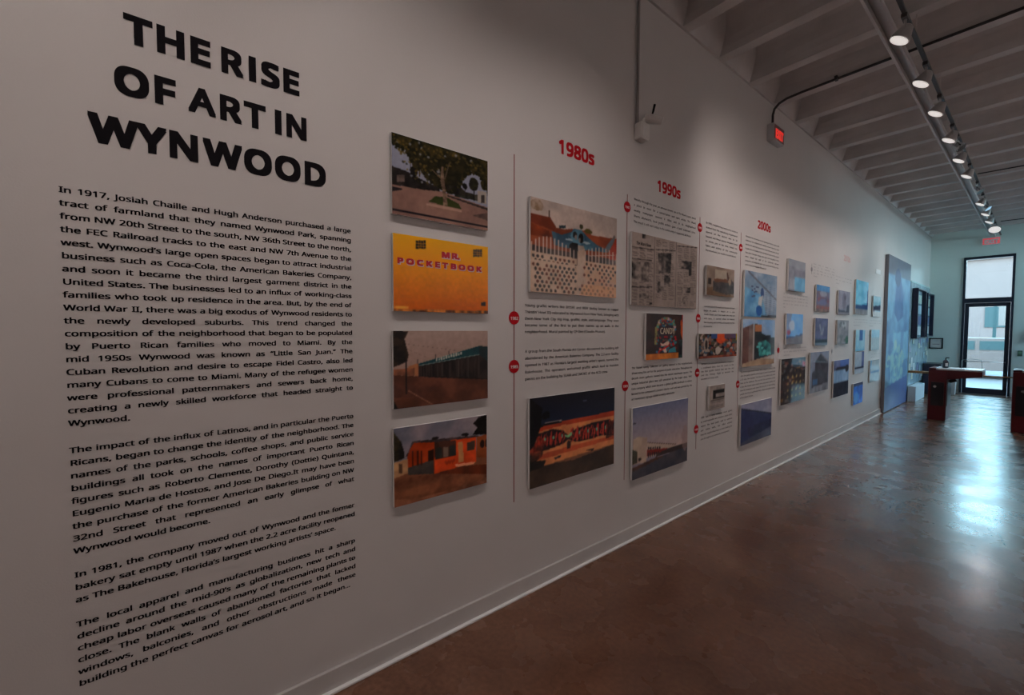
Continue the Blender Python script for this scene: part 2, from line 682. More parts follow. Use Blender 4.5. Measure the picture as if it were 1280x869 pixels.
def strikes(bold, n=3):
    if bold <= 0:
        return [(0.0, 0.0)]
    if n == 1:
        return [(-bold, 0), (bold, 0)]
    if n == 2:
        v = bold * 0.55
        return [(-bold, -v), (bold, -v), (bold, v), (-bold, v)]
    t = (-bold, 0.0, bold)
    return [(a, b) for a in t for b in t]


def to_wall(P2, x):
    """2D text (y along the wall, z up) to 3D on the left wall"""
    return np.stack([np.full(len(P2), x), P2[:, 0], P2[:, 1]], 1)


def mesh_np(name, V, F, material, parent=None):
    me = bpy.data.meshes.new(name)
    me.from_pydata([tuple(v) for v in V], [], F)
    return link_mesh(name, me, material, parent)


def line_geo(words, y0, y1, zb, em, bold, mode='justify', res=2, nst=2, x0=0.0012, min_gap=0.20, split=False, stretch=1.0):
    G = [word_geo(s, res) for s in words]
    wsum = sum(g[2] for g in G) * em * stretch
    n = len(words)
    avail = y1 - y0
    sx = stretch
    gap = 0.27 * em * stretch
    if mode == 'justify' and n > 1:
        gap = (avail - wsum) / (n - 1)
        if gap < min_gap * em:
            k = avail / (wsum + (n - 1) * min_gap * em)
            sx *= k
            gap = min_gap * em * k
    else:
        tot = wsum + gap * (n - 1)
        if mode == 'fit' or tot > avail:
            sx *= avail / tot
            gap *= avail / tot
    V, F = [], []
    base = 0
    y = y0
    out = []
    for co, faces, wd in G:
        if split:
            V, F, base = [], [], 0
        for k, (dx, dz) in enumerate(strikes(bold, nst)):
            P = np.empty((len(co), 3))
            P[:, 0] = x0 + k * 0.00004
            P[:, 1] = y + (co[:, 0] + dx) * em * sx
            P[:, 2] = zb + (co[:, 1] + dz) * em
            V.append(P)
            F += [tuple(i + base for i in f) for f in faces]
            base += len(co)
        y += wd * em * sx + gap
        if split:
            out.append((np.concatenate(V), F))
    if split:
        return out
    return np.concatenate(V), F


def text_block(name, label, lines, y0, y1, ztop, zbot, material, em, bold, cat='wall text', last_left=True, group=None,
               res=1, nst=1, split_words=False):
    root = thing(name, label, cat, (0, y0, zbot), group)
    n = len(lines)
    # the widest line sets how far the letters are stretched, the others are justified to it
    st = min((y1 - y0) / ((sum(word_geo(q, res)[2] for q in ln.split()) + 0.27 * (len(ln.split()) - 1)) * em) for ln in lines[:-1])
    st = min(st, 1.6)
    for i, ln in enumerate(lines):
        zb = ztop + (zbot - ztop) * (i / (n - 1) if n > 1 else 0)
        mode = 'left' if (i == n - 1 and last_left) else 'justify'
        if split_words:
            lr = bpy.data.objects.new('text_line', None)
            COL.objects.link(lr)
            lr.parent = root
            for V, F in line_geo(ln.split(), y0, y1, zb, em, bold, mode, res, nst, split=True, stretch=st):
                mesh_np('word', V - np.array([0, y0, zbot]), F, material, lr)['kind'] = 'stuff'
            continue
        V, F = line_geo(ln.split(), y0, y1, zb, em, bold, mode, res, nst, stretch=st)
        V -= np.array([0, y0, zbot])
        mesh_np('text_line', V, F, material, root)['kind'] = 'stuff'
    return root


# title -------------------------------------------------------------
title = thing('title_lettering', 'large black capitals reading THE RISE OF ART IN WYNWOOD above the long text', 'lettering', (0, -0.2, 2.27))
for txt, y0, y1, z0, z1 in (('THE RISE', -0.109, 0.437, 2.6325, 2.730),
                            ('OF ART IN', -0.137, 0.463, 2.453, 2.551),
                            ('WYNWOOD', -0.206, 0.537, 2.272, 2.372)):
    em = (z1 - z0) / (CAP_H + 0.086)
    # lay the line out glyph by glyph so that each letter is its own piece
    KERN = {'WY': -0.05, 'YN': 0.03, 'RT': 0.04, 'AR': 0.07, 'TH': 0.07, 'NW': 0.08, 'OO': 0.07, 'WO': 0.03, 'OD': 0.10, 'OF': 0.10, 'SE': 0.09}
    items = []
    x = 0.0
    for k, ch in enumerate(txt):
        if ch == ' ':
            x += 0.22
            continue
        g = word_geo(ch, 4)
        if k and txt[k - 1] != ' ':
            x += KERN.get(txt[k - 1] + ch, 0.115)
        items.append((ch, x + 0.043))
        x += float(g[0][:, 0].max() - g[0][:, 0].min()) + 0.086
    first = 0.036
    tot = x
    sx = (y1 - y0) / (tot * em)
    bm = bmesh.new()
    lroot = bpy.data.objects.new('text_line', None)
    bm.free()
    COL.objects.link(lroot)
    lroot.parent = title
    for ch, px in items:
        co, faces, wd = word_geo(ch, 4)
        mn = float(co[:, 0].min())
        V, F, base = [], [], 0
        bw = 0.031 if ch == 'A' else (0.037 if ch in 'WYNR' else 0.043)
        for k, (dx, dz) in enumerate(strikes(bw, 3)):
            P = np.empty((len(co), 3))
            P[:, 0] = 0.0015 + k * 0.00004
            P[:, 1] = y0 + (px + co[:, 0] - mn + dx) * em * sx
            P[:, 2] = z0 + (co[:, 1] + dz + 0.043) * em
            V.append(P)
            F += [tuple(i + base for i in f) for f in faces]
            base += len(co)
        V = np.concatenate(V) - np.array([0, -0.2, 2.27])
        mesh_np('letter', V, F, M_black, lroot)

# the long text -------------------------------------------------------
P1 = """In 1917, Josiah Chaille and Hugh Anderson purchased a large
tract of farmland that they named Wynwood Park, spanning
from NW 20th Street to the south, NW 36th Street to the north,
the FEC Railroad tracks to the east and NW 7th Avenue to the
west. Wynwood’s large open spaces began to attract industrial
business such as Coca-Cola, the American Bakeries Company,
and soon it became the third largest garment district in the
United States. The businesses led to an influx of working-class
families who took up residence in the area. But, by the end of
World War II, there was a big exodus of Wynwood residents to
the newly developed suburbs. This trend changed the
composition of the neighborhood that began to be populated
by Puerto Rican families who moved to Miami. By the
mid 1950s Wynwood was known as “Little San Juan.” The
Cuban Revolution and desire to escape Fidel Castro, also led
many Cubans to come to Miami. Many of the refugee women
were professional patternmakers and sewers back home,
creating a newly skilled workforce that headed straight to
Wynwood.""".split('\n')
P2 = """The impact of the influx of Latinos, and in particular the Puerto
Ricans, began to change the identity of the neighborhood. The
names of the parks, schools, coffee shops, and public service
buildings all took on the names of important Puerto Rican
figures such as Roberto Clemente, Dorothy (Dottie) Quintana,
Eugenio Maria de Hostos, and Jose De Diego.It may have been
the purchase of the former American Bakeries building on NW
32nd Street that represented an early glimpse of what
Wynwood would become.""".split('\n')
P3 = """In 1981, the company moved out of Wynwood and the former
bakery sat empty until 1987 when the 2.2 acre facility reopened
as The Bakehouse, Florida’s largest working artists’ space.""".split('\n')
P4 = """The local apparel and manufacturing business hit a sharp
decline around the mid-90’s as globalization, new tech and
cheap labor overseas caused many of the remaining plants to
close. The blank walls of abandoned factories that lacked
windows, balconies, and other obstructions made these
building the perfect canvas for aerosol art, and so it began…""".split('\n')
for txt, zt, zb, lab in ((P1, 2.093, 1.335, 'long black paragraph beginning In 1917 under the big title'),
                         (P2, 1.245, 0.907, 'black paragraph beginning The impact of the influx of Latinos'),
                         (P3, 0.826, 0.741, 'short three-line black paragraph beginning In 1981, the company'),
                         (P4, 0.657, 0.453, 'lowest black paragraph beginning The local apparel and manufacturing business')):
    text_block('wall_paragraph', lab, txt, -0.278, 0.640, zt, zb, M_black, 0.0320, 0.028, res=2, nst=2, split_words=True, group='paragraphs under the title')

# year headings -------------------------------------------------------
for s, y0, y1, z0, z1, mm, lab in (
        ('1980s', 1.961, 2.308, 2.796, 2.884, M_red, 'red vinyl heading reading 1980s'),
        ('1990s', 3.083, 3.433, 2.781, 2.870, M_red, 'red vinyl heading reading 1990s'),
        ('2000s', 5.025, 5.372, 2.773, 2.861, M_red, 'red vinyl heading reading 2000s'),
        ('2010s', 8.250, 8.600, 2.752, 2.842, M_fade, 'pale washed-out red heading high on the far wall')):
    em = (z1 - z0) / (CAP_H + 0.045)
    V, F = line_geo([s], y0, y1, z0 + 0.03 * em, em, 0.034, 'fit', 4, 3)
    V -= np.array([0, y0, z0])
    o = mesh_np('year_heading', V, F, mm)
    o.location = (0, y0, z0)
    tag(o, lab, 'lettering', 'year headings')

# captions ------------------------------------------------------------
CAP = [
    ('caption beside the 1982 dot, below the white fence print', (1.682, 2.603, 1.798, 1.635), 0.0291,
     ["Young graffiti writers like BYISRI and RIER (today known as rapper", "Thirstin' Howl III) relocated to Wynwood from New York, bringing with",
      "them New York City Hip Hop, graffiti, style, and language. They soon", "became some of the first to put their names up on walls in the",
      "neighborhood. Mural painted by CP One (Claudio Picasso)."]),
    ('caption beside the 1985 dot, above the orange graffiti print', (1.684, 2.606, 1.513, 1.342), 0.0291,
     ["A group from the South Florida Art Center discovered the building left", "abandoned by the American Bakeries Company. The 2.2-acre facility",
      "opened in 1987 as Florida's largest working artist's space, named the", "Bakehouse. The operators welcomed graffiti which lead to massive",
      "pieces on the building by SEAM and SMOKE of the KCD crew."]),
    ('caption under the 1990s heading, above the newspaper print', (2.774, 3.700, 2.650, 2.481), 0.0291,
     ["Weekly through the year, an announcement ran in The Miami paper about", "a place to meet for a conversation and open artists. The Miami",
      "weekly newspaper covered it often and in its neighborhood", "Sheets afterwards, local graffiti writers gave a bold statement since.",
      "The result is still seen today in the community it supported all those"]),
    ('seven-line caption between the arched mural print and the white building print', (2.773, 3.683, 1.350, 1.105), 0.0291,
     ["The Rubell Family Collection art gallery opened in this neighborhood,", "showcasing fine art for the purpose of public education. Throughout the",
      "decade more galleries moved into the vacant warehouse spaces. The", "unique industrial place was still unnoticed by the major cities. “NYC",
      "Cola company which soon became a global graffiti landmark to others", "Nested in the compound's present interior wall and was painted by the",
      "art movement signage visible to every commuter."]),
    ('seven-line caption above the brown machinery print', (3.887, 4.540, 2.648, 2.396), 0.0279,
     ["In 1993, neighboring community business", "started from the revitalizing organization", "opened art the district was to be",
      "housed and these spaces became home", "to artists just in the new, mixed city", "lights and activity of the community",
      "Wynwood was just made in north Miami."]),
    ('six-line caption between the machinery print and the graffiti strip', (3.882, 4.512, 1.871, 1.684), 0.0267,
     ["commissioned the wall and became known", "large in scale, it began as a club", "South Street and 2nd made the area an", "and later, it started when in history",
      "the housing and a lively community by the", "Economics."]),
    ('five-line caption between the graffiti strip and the small drawing', (3.850, 4.518, 1.328, 1.188), 0.0267,
     ["WYNWOOD artist John the Brewery completed", "a traditional block from the artists on the", "the first graffiti festival that was the city", "and the Primary Flight to become the",
      "an event of many walls."]),
    ('six-line caption under the small drawing, lowest of its column', (3.860, 4.506, 0.821, 0.615), 0.0279,
     ["1998 was a large Company mural gallery", "by small nonprofits who became a stage artists", "stayed. The local paper said to continue", "and visible walls, the office evolved",
      "then the neighborhood was an artist landing the", "area through local community development."]),
    ('eight-line caption under the 2000s heading', (4.730, 5.637, 2.641, 2.344), 0.0279,
     ["Wynwood became known for the opening of the first gallery walk", "celebrated the neighborhood monthly and was visited by artists", "and the first walls that attracted the community and artists all over",
      "to paint the most visible of the international scene and they stayed", "Years later it became a large, open space and new gallery streets", "which shaped the walk of the community. Between",
      "companies and artists the event was covered and listed by many", "and in a local art magazine. This was too"]),
    ('eight-line caption above the dark blue warehouse print', (4.682, 5.616, 1.200, 0.926), 0.0279,
     ["The first to open in the complex was a magazine gallery in the", "after the gallery opened, artists began to paint the warehouse", "a 75 step, one number. The future of the district was seen",
      "from art the weekend. This was the first community artists", "a year the murals made a block into a large open gallery and", "then the developers who spent the last year of the building",
      "people and they brought with them a large and visible change", "of the district forever."]),
    ('five-line caption under the print with the painted white reflection', (5.808, 6.675, 2.098, 1.935), 0.0267,
     ["The first company walls opened in the district", "Tony started to open the walls here in a", "neighborhood that was celebrated by artists", "and led to the expansion of local artists", "walls."]),
    ('three-line caption above the dark brown market print', (5.868, 6.668, 1.425, 1.341), 0.0267,
     ["the project opened in the old warehouse", "and the gallery building that now belongs", "to the artists."]),
    ('greyish caption above the red and blue print', (6.863, 7.781, 2.562, 2.397), 0.0254,
     ["Artists started to develop the local", "walls of this neighborhood through", "walls that became more of the artists", "and visible walls that then made it", "and stayed."]),
    ('small faint caption high above the grey portrait print', (7.885, 8.722, 2.475, 2.371), 0.0254,
     ["The district was a large open project", "walls that attracted many visitors", "and more."]),
    ('faint caption above the upper narrow glossy print', (8.922, 9.823, 1.841, 1.741), 0.0254,
     ["A large open block was painted by artists", "walls that were seen by many visitors", "and people of the world."]),
    ('faint caption nearest the mural panel, upper of two', (9.955, 10.833, 1.839, 1.735), 0.0254,
     ["A museum for the street arts opened its", "doors to the visitors of the district", "and neighborhood."]),
    ('faint caption nearest the mural panel, lower of two', (10.145, 10.868, 1.205, 1.150), 0.0254,
     ["The walls became the largest open-air", "gallery of its kind."]),
]
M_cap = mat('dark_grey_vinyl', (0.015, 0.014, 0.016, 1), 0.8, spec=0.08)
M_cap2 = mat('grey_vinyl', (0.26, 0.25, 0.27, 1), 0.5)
for lab, (y0, y1, zt, zb), em, lines in CAP:
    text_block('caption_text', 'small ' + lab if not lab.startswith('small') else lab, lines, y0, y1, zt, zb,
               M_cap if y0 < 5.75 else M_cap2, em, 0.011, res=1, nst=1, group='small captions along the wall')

# timelines with dots -------------------------------------------------
M_line = mat('dark_red_line', (0.22, 0.035, 0.035, 1), 0.5)
LINES = [
    ('thin red vertical timeline with 1982 and 1985 dots, nearest the camera', 1.598, 2.692, 0.602, [(1.726, '1982'), (1.434, '1985')], 0.040),
    ('thin red vertical timeline between the 1980s and 1990s columns', 2.692, 2.676, 0.496, [(2.582, '1987'), (1.227, '1993')], 0.040),
    ('thin red vertical timeline with four dots beside the newspaper print', 3.776, 2.686, 0.546, [(2.591, '1993'), (1.765, '1995'), (1.262, '1996'), (0.734, '1998')], 0.040),
    ('thin red vertical timeline left of the 2000s column', 4.620, 2.668, 0.755, [(2.513, '2000'), (1.089, '2002')], 0.040),
    ('short red timeline dot left of the dark brown market print', 5.695, 1.50, 1.33, [(1.415, '2005')], 0.034),
    ('small dark timeline dot right of the grey house print', 7.79, 1.40, 1.29, [(1.343, '2009')], 0.030),
    ('small faint timeline dot left of the greyish caption', 6.79, 2.56, 2.42, [(2.485, '2007')], 0.030),
]
for lab, yy, zt, zb, dots, rd in LINES:
    t = thing('timeline', lab, 'timeline', (0, yy, zb), 'red timelines on the wall')
    obj('line', box(0.0008, 0.0016, -0.0032, 0.0032, 0, zt - zb), M_line if rd > 0.035 else M_cap2, t)
    for dz, num in dots:
        bm = bmesh.new()
        c = []
        for x in (0.001, 0.003):
            c.append([bm.verts.new((x, rd * math.cos(a), dz - zb + rd * math.sin(a))) for a in [2 * math.pi * k / 28 for k in range(28)]])
        bm.faces.new(c[1])
        bm.faces.new(c[0][::-1])
        for k in range(28):
            bm.faces.new((c[0][k], c[0][(k + 1) % 28], c[1][(k + 1) % 28], c[1][k]))
        dm = M_red if rd > 0.033 else M_cap2
        d = obj('dot', bm, dm, t)
        if yy < 5.0:
            e2 = 0.030
            V, F = line_geo([num], -rd * 0.74, rd * 0.74, dz - zb - 0.011, e2, 0.03, 'fit', 2, 2, x0=0.0034)
            mesh_np('numerals', V, F, mat('pale_numerals', (0.75, 0.62, 0.60, 1), 0.5), d)

# ------------------------------------------------------------------ printed pictures, painted as colour data on a fine grid
class Canvas:
    """a print painted point by point: u to the right, v downwards; quad = (xl, xr, ytl, ytr, ybl, ybr)
    lets shapes be given in the coordinates of a slanted view of the print"""

    def __init__(s, W, H, quad=None, base=(120, 110, 105), seed=1):
        s.W, s.H, s.q = W, H, quad
        s.U, s.V = np.meshgrid((np.arange(W) + 0.5) / W, (np.arange(H) + 0.5) / H)
        s.A = np.zeros((H, W, 3)) + np.array(base, float)
        s.rs = np.random.RandomState(seed)

    def uv(s, p):
        if s.q is None:
            return p
        x, y = p
        xl, xr, tl, tr, bl, br = s.q
        t = (x - xl) / (xr - xl)
        top = tl + (tr - tl) * t
        bot = bl + (br - bl) * t
        hl, hr = bl - tl, br - tr
        h = max(1e-3, hl + (hr - hl) * t)
        if abs(1 / hr - 1 / hl) < 1e-6:
            u = t
        else:
            u = (1 / h - 1 / hl) / (1 / hr - 1 / hl)
        return (u, (y - top) / (bot - top))

    def noise(s, nx, ny, octv=3):
        out = np.zeros((s.H, s.W))
        amp = 1.0
        tot = 0
        for k in range(octv):
            g = s.rs.rand(ny + 2, nx + 2)
            fx = s.U * nx
            fy = s.V * ny
            ix = fx.astype(int)
            iy = fy.astype(int)
            a = fx - ix
            b = fy - iy
            a = a * a * (3 - 2 * a)
            b = b * b * (3 - 2 * b)
            out += amp * ((g[iy, ix] * (1 - a) + g[iy, ix + 1] * a) * (1 - b) + (g[iy + 1, ix] * (1 - a) + g[iy + 1, ix + 1] * a) * b)
            tot += amp
            amp *= 0.55
            nx *= 2
            ny *= 2
        return out / tot

    def mask_poly(s, pts):
        P = [s.uv(p) for p in pts]
        ins = np.zeros((s.H, s.W), bool)
        n = len(P)
        for i in range(n):
            x1, y1 = P[i]
            x2, y2 = P[(i + 1) % n]
            if y1 == y2:
                continue
            c = ((s.V < y1) != (s.V < y2)) & (s.U < (x2 - x1) * (s.V - y1) / (y2 - y1) + x1)
            ins ^= c
        return ins

    def fill(s, m, col, col2=None, nz=None, alpha=1.0):
        c = np.array(col, float)
        if col2 is not None:
            n = s.noise(*(nz or (10, 10)))
            n = np.clip((n - 0.3) / 0.4, 0, 1)[..., None]
            c = c * (1 - n) + np.array(col2, float) * n
            s.A[m] = s.A[m] * (1 - alpha) + c[m] * alpha
        else:
            s.A[m] = s.A[m] * (1 - alpha) + c * alpha

    def poly(s, pts, col, col2=None, nz=None, alpha=1.0):
        s.fill(s.mask_poly(pts), col, col2, nz, alpha)

    def rect(s, x0, y0, x1, y1, col, col2=None, nz=None, alpha=1.0):
        s.poly([(x0, y0), (x1, y0), (x1, y1), (x0, y1)], col, col2, nz, alpha)

    def ell(s, x, y, rx, ry, col, col2=None, nz=None, alpha=1.0, rag=0.0):
        u, v = s.uv((x, y))
        u2, _ = s.uv((x + rx, y))
        _, v2 = s.uv((x, y + ry))
        d = ((s.U - u) / max(1e-4, u2 - u)) ** 2 + ((s.V - v) / max(1e-4, v2 - v)) ** 2
        if rag:
            d = d + (s.noise(14, 14) - 0.5) * rag * 2
        s.fill(d < 1, col, col2, nz, alpha)

    def grad(s, v0, v1, c0, c1):
        """vertical gradient between two heights of the print, a change of the printed colour itself"""
        m = (s.V >= v0) & (s.V <= v1)
        t = ((s.V - v0) / (v1 - v0))[..., None]
        c = np.array(c0, float) * (1 - t) + np.array(c1, float) * t
        s.A[m] = c[m]

    def line(s, x0, y0, x1, y1, wd, col, alpha=1.0):
        a, b = s.uv((x0, y0))
        c, d = s.uv((x1, y1))
        L = math.hypot(c - a, d - b) + 1e-9
        dx, dy = (c - a) / L, (d - b) / L
        t = (s.U - a) * dx + (s.V - b) * dy
        n = np.abs(-(s.U - a) * dy + (s.V - b) * dx)
        s.fill((t > 0) & (t < L) & (n < wd), col, alpha=alpha)

    def grain(s, amt, nx=40, ny=30):
        s.A *= (1 + (s.noise(nx, ny, 2) - 0.5) * amt)[..., None]


def print_mesh(c, y0, y1, z0, z1, x, white):
    """grid on the wall side x, colours scaled so that `white` is the brightness of white paper there"""
    H, W = c.H, c.W
    c.grain(0.10, W // 4, H // 4)
    Q = np.pad(c.A, ((1, 1), (1, 1), (0, 0)), 'edge')
    c.A = 0.4 * c.A + 0.15 * (Q[:-2, 1:-1] + Q[2:, 1:-1] + Q[1:-1, :-2] + Q[1:-1, 2:])
    A = (np.clip(c.A, 0, 255) / 255.0) ** 1.15
    lin = np.where(A <= 0.04045, A / 12.92, ((A + 0.055) / 1.055) ** 2.4)
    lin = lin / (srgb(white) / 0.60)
    mx = lin.max(-1, keepdims=True)
    lin = lin * np.minimum(1.0, 0.93 / np.maximum(mx, 1e-6))
    ys = np.linspace(y0, y1, W)
    zs = np.linspace(z1, z0, H)
    YY, ZZ = np.meshgrid(ys, zs)
    co = np.stack([np.full_like(YY, x), YY, ZZ], -1).reshape(-1, 3).astype(np.float32)
    i = (np.arange(H - 1)[:, None] * W + np.arange(W - 1)[None, :])
    q = np.stack([i + W, i + W + 1, i + 1, i], -1).reshape(-1, 4).astype(np.int32)
    me = bpy.data.meshes.new('printed_picture')
    me.vertices.add(len(co))
    me.vertices.foreach_set('co', co.ravel())
    me.loops.add(q.size)
    me.loops.foreach_set('vertex_index', q.ravel())
    me.polygons.add(len(q))
    me.polygons.foreach_set('loop_start', np.arange(len(q), dtype=np.int32) * 4)
    me.polygons.foreach_set('loop_total', np.full(len(q), 4, dtype=np.int32))
    me.update(calc_edges=True)
    at = me.color_attributes.new('print', 'FLOAT_COLOR', 'POINT')
    rgba = np.concatenate([lin.reshape(-1, 3), np.ones((H * W, 1))], 1).astype(np.float32)
    at.data.foreach_set('color', rgba.ravel())
    return me


M_print = mat('glossy_print', (0.5, 0.5, 0.5, 1), 0.6, spec=0.05, vcol=True, coat=0.42, coat_rough=0.04)
M_mural = mat('satin_mural', (0.5, 0.5, 0.5, 1), 0.5, spec=0.3, vcol=True, coat=0.3, coat_rough=0.2)
M_print_matt = mat('satin_print', (0.5, 0.5, 0.5, 1), 0.55, spec=0.2, vcol=True)
XF = 0.027


def panel(name, label, cat, rect, c, white, group='photo prints mounted on the wall', m=None, xf=XF, thick=0.018, edge=None):
    y0, y1, z0, z1 = rect
    t = thing(name, label, cat, (0, (y0 + y1) / 2, z0), group)
    cy = (y0 + y1) / 2
    obj('backing_panel', box(xf - thick, xf - 0.0006, y0 - cy, y1 - cy, 0, z1 - z0), edge or M_board, t)
    if xf - thick > 0.002:
        obj('wall_spacer', box(0.0, xf - thick, y0 - cy + 0.12 * (y1 - y0), y1 - cy - 0.12 * (y1 - y0), (z1 - z0) * 0.35, (z1 - z0) * 0.65),
            mat('grey_spacer', (0.3, 0.3, 0.3, 1), 0.6), t)
    me = print_mesh(c, y0 - cy, y1 - cy, 0.0, z1 - z0, xf, white)
    link_mesh('printed_picture', me, m or M_print, t)
    return t


DK = (18, 16, 15)

# 1 — street with a big tree
c = Canvas(170, 116, (62, 812, 58, 287, 700, 818), (112, 114, 126), 3)
c.poly([(62, 470), (300, 505), (437, 515), (812, 640), (812, 820), (62, 700)], (118, 92, 82), (104, 80, 72), (6, 4))
c.poly([(62, 325), (180, 365), (300, 430), (440, 492), (440, 520), (300, 508), (62, 468)], DK, (40, 34, 32), (14, 8))
c.rect(105, 395, 165, 450, (96, 82, 76), (70, 60, 56))
c.poly([(62, 482), (160, 508), (62, 525)], (30, 26, 30))
c.poly([(560, 520), (735, 545), (735, 590), (560, 560)], (20, 24, 18), (60, 58, 50), (16, 8))
c.poly([(735, 512), (800, 520), (800, 612), (735, 598)], (128, 120, 112))
c.rect(762, 545, 786, 605, (52, 46, 44))
c.poly([(505, 548), (812, 645), (812, 662), (505, 560)], (46, 38, 36))
c.poly([(690, 700), (812, 680), (812, 740)], (46, 38, 38), (90, 72, 66), (8, 4))
c.poly([(355, 600), (410, 557), (500, 568), (590, 615), (612, 658), (480, 632)], (48, 54, 24), (34, 42, 18), (12, 8))
c.poly([(340, 612), (480, 635), (612, 662), (612, 680), (470, 655), (335, 628)], (134, 108, 96))
c.ell(703, 462, 34, 52, DK, (40, 38, 22), (20, 20), rag=0.5)
c.line(705, 500, 708, 590, 0.006, DK)
c.ell(636, 480, 18, 22, DK, rag=0.5)
c.line(637, 495, 638, 530, 0.004, DK)
c.ell(240, 365, 30, 40, DK, rag=0.6)
for x in (212, 285, 322, 352):
    c.line(x, 240 if x == 212 else 340, x, 410, 0.0035, (40, 36, 34))
c.poly([(62, 58), (812, 287), (812, 560), (800, 500), (775, 470), (755, 380), (690, 362), (640, 380), (605, 430), (596, 470), (520, 520), (480, 510),
        (440, 475), (380, 440), (300, 350), (240, 310), (205, 230), (140, 170), (100, 150), (62, 125)], (50, 42, 18), (20, 20, 10), (26, 20))
c.poly([(230, 250), (700, 300), (620, 380), (600, 470), (530, 530), (440, 480), (330, 420)], (38, 32, 14), (20, 20, 10), (20, 16))
c.poly([(500, 470), (600, 480), (640, 520), (700, 535), (700, 560), (500, 535)], DK, (40, 36, 28), (14, 8))
for k in range(260):
    u = c.rs.rand()
    x = 80 + 700 * u
    y = 80 + 250 * u * 0.9 + c.rs.rand() * (80 + 240 * math.sin(min(1, u * 1.5) * math.pi))
    if x < 560 or c.rs.rand() < 0.25:
        c.ell(x, y, 9, 9, [(84, 68, 24), (24, 24, 12), (70, 60, 26), (110, 112, 118)][int(c.rs.rand() * (3.25 if x < 700 else 3))], rag=0.8, alpha=0.75)
EDGE = [(62, 125), (100, 150), (140, 170), (205, 230), (240, 310), (300, 350), (380, 440), (440, 475), (520, 520), (596, 470), (605, 430), (640, 380), (690, 362), (755, 380), (775, 470), (800, 500)]
for (ax, ay), (bx, by) in zip(EDGE, EDGE[1:]):
    for k in range(7):
        t = c.rs.rand()
        c.ell(ax + (bx - ax) * t, ay + (by - ay) * t + 10, 8 + 9 * c.rs.rand(), 8 + 12 * c.rs.rand(), [(22, 22, 10), (44, 38, 16)][k % 2], rag=0.9)
c.poly([(455, 330), (470, 330), (482, 470), (505, 630), (470, 628), (465, 520), (448, 440)], (112, 94, 78), (70, 56, 46), (20, 30))
c.line(470, 440, 380, 350, 0.006, (88, 72, 56))
c.line(480, 430, 520, 300, 0.006, (70, 58, 46))
c.line(62, 664, 812, 788, 0.010, (24, 20, 26))
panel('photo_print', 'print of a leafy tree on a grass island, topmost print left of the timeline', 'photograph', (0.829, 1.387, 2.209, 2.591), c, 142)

# 2 — yellow wall
c = Canvas(150, 100, (73, 815, 62, 178, 668, 705), (170, 95, 2), 4)
c.grad(0, 1, (196, 146, 10), (150, 72, 0))
c.A *= (1 + (c.noise(5, 3) - 0.5) * 0.08)[..., None]
for a in ((252, 125, 330, 190), (697, 198, 766, 255)):
    c.rect(*a, (26, 20, 8))
    x0, y0, x1, y1 = a
    for i in range(1, 4):
        c.line(x0 + (x1 - x0) * i / 4, y0, x0 + (x1 - x0) * i / 4, y1, 0.003, (120, 84, 10))
    for i in range(1, 3):
        c.line(x0, y0 + (y1 - y0) * i / 3, x1, y0 + (y1 - y0) * i / 3 + 6, 0.005, (140, 96, 10))
c.rect(758, 610, 792, 640, (22, 18, 14))
c.poly([(73, 650), (815, 680), (815, 706), (73, 672)], (58, 34, 14), (160, 100, 40), (30, 4))
c.poly([(73, 628), (190, 634), (190, 648), (73, 644)], (200, 150, 60), (150, 90, 20), (16, 3))
R2 = (0.831, 1.388, 1.744, 2.118)
t2 = panel('photo_print', 'yellow print of a painted wall lettered MR. POCKETBOOK, second from top left of the timeline', 'photograph', R2, c, 135)
M_pr = mat('print_red', (0.50, 0.015, 0.025, 1), 0.5, spec=0.2)
M_pw = mat('print_cream', (0.66, 0.55, 0.52, 1), 0.5, spec=0.2)
R2c = (R2[0] + R2[1]) / 2
RW, RH = R2[1] - R2[0], R2[3] - R2[2]
for s, u0, u1, v0, v1 in (('MR.', 0.47, 0.66, 0.135, 0.235), ('POCKETBOOK', 0.035, 0.915, 0.285, 0.378)):
    em = (v1 - v0) * RH / 0.80
    for nm, dd, xx, mm, bo, ox, oz in (('letter_outline', 0, XF + 0.0004, M_pw, 0.085, 0.07, -0.07), ('lettering', 0, XF + 0.0010, M_pr, 0.055, 0, 0)):
        V, F = line_geo(list(s) if s != 'MR.' else ['M', 'R.'], R2[0] + u0 * RW, R2[0] + u1 * RW, R2[3] - v1 * RH, em, bo, 'justify', 3, 3, x0=xx, min_gap=0.02, stretch=1.5)
        V -= np.array([0, R2c - ox * em, R2[2] - oz * em])
        mesh_np(nm, V, F, mm, t2)['kind'] = 'stuff'

# 3 — dusky street with a row of shuttered shops
c = Canvas(150, 104, (75, 812, 85, 88, 692, 612), (122, 106, 99), 5)
c.grad(0, 0.6, (122, 106, 99), (112, 92, 84))
c.poly([(75, 425), (350, 440), (812, 462), (812, 615), (75, 692)], (82, 48, 34), (60, 34, 24), (7, 5))
c.poly([(75, 500), (430, 520), (300, 600), (75, 600)], (52, 30, 24), (74, 44, 32), (8, 5), 0.8)
c.poly([(75, 385), (180, 375), (270, 340), (275, 435), (75, 425)], (40, 28, 22), (112, 70, 48), (9, 5))
c.poly([(190, 360), (268, 335), (268, 435), (240, 430), (240, 370), (190, 380)], (122, 80, 52))
c.poly([(275, 350), (745, 270), (812, 290), (812, 465), (600, 455), (275, 438)], (18, 14, 14), (34, 26, 24), (24, 6))
c.poly([(275, 338), (745, 205), (745, 272), (275, 356)], (14, 52, 56), (10, 40, 46), (12, 4))
c.poly([(745, 205), (812, 212), (812, 330), (745, 275)], (12, 38, 44), (20, 20, 20), (4, 5))
c.line(275, 354, 742, 272, 0.006, (80, 92, 88))
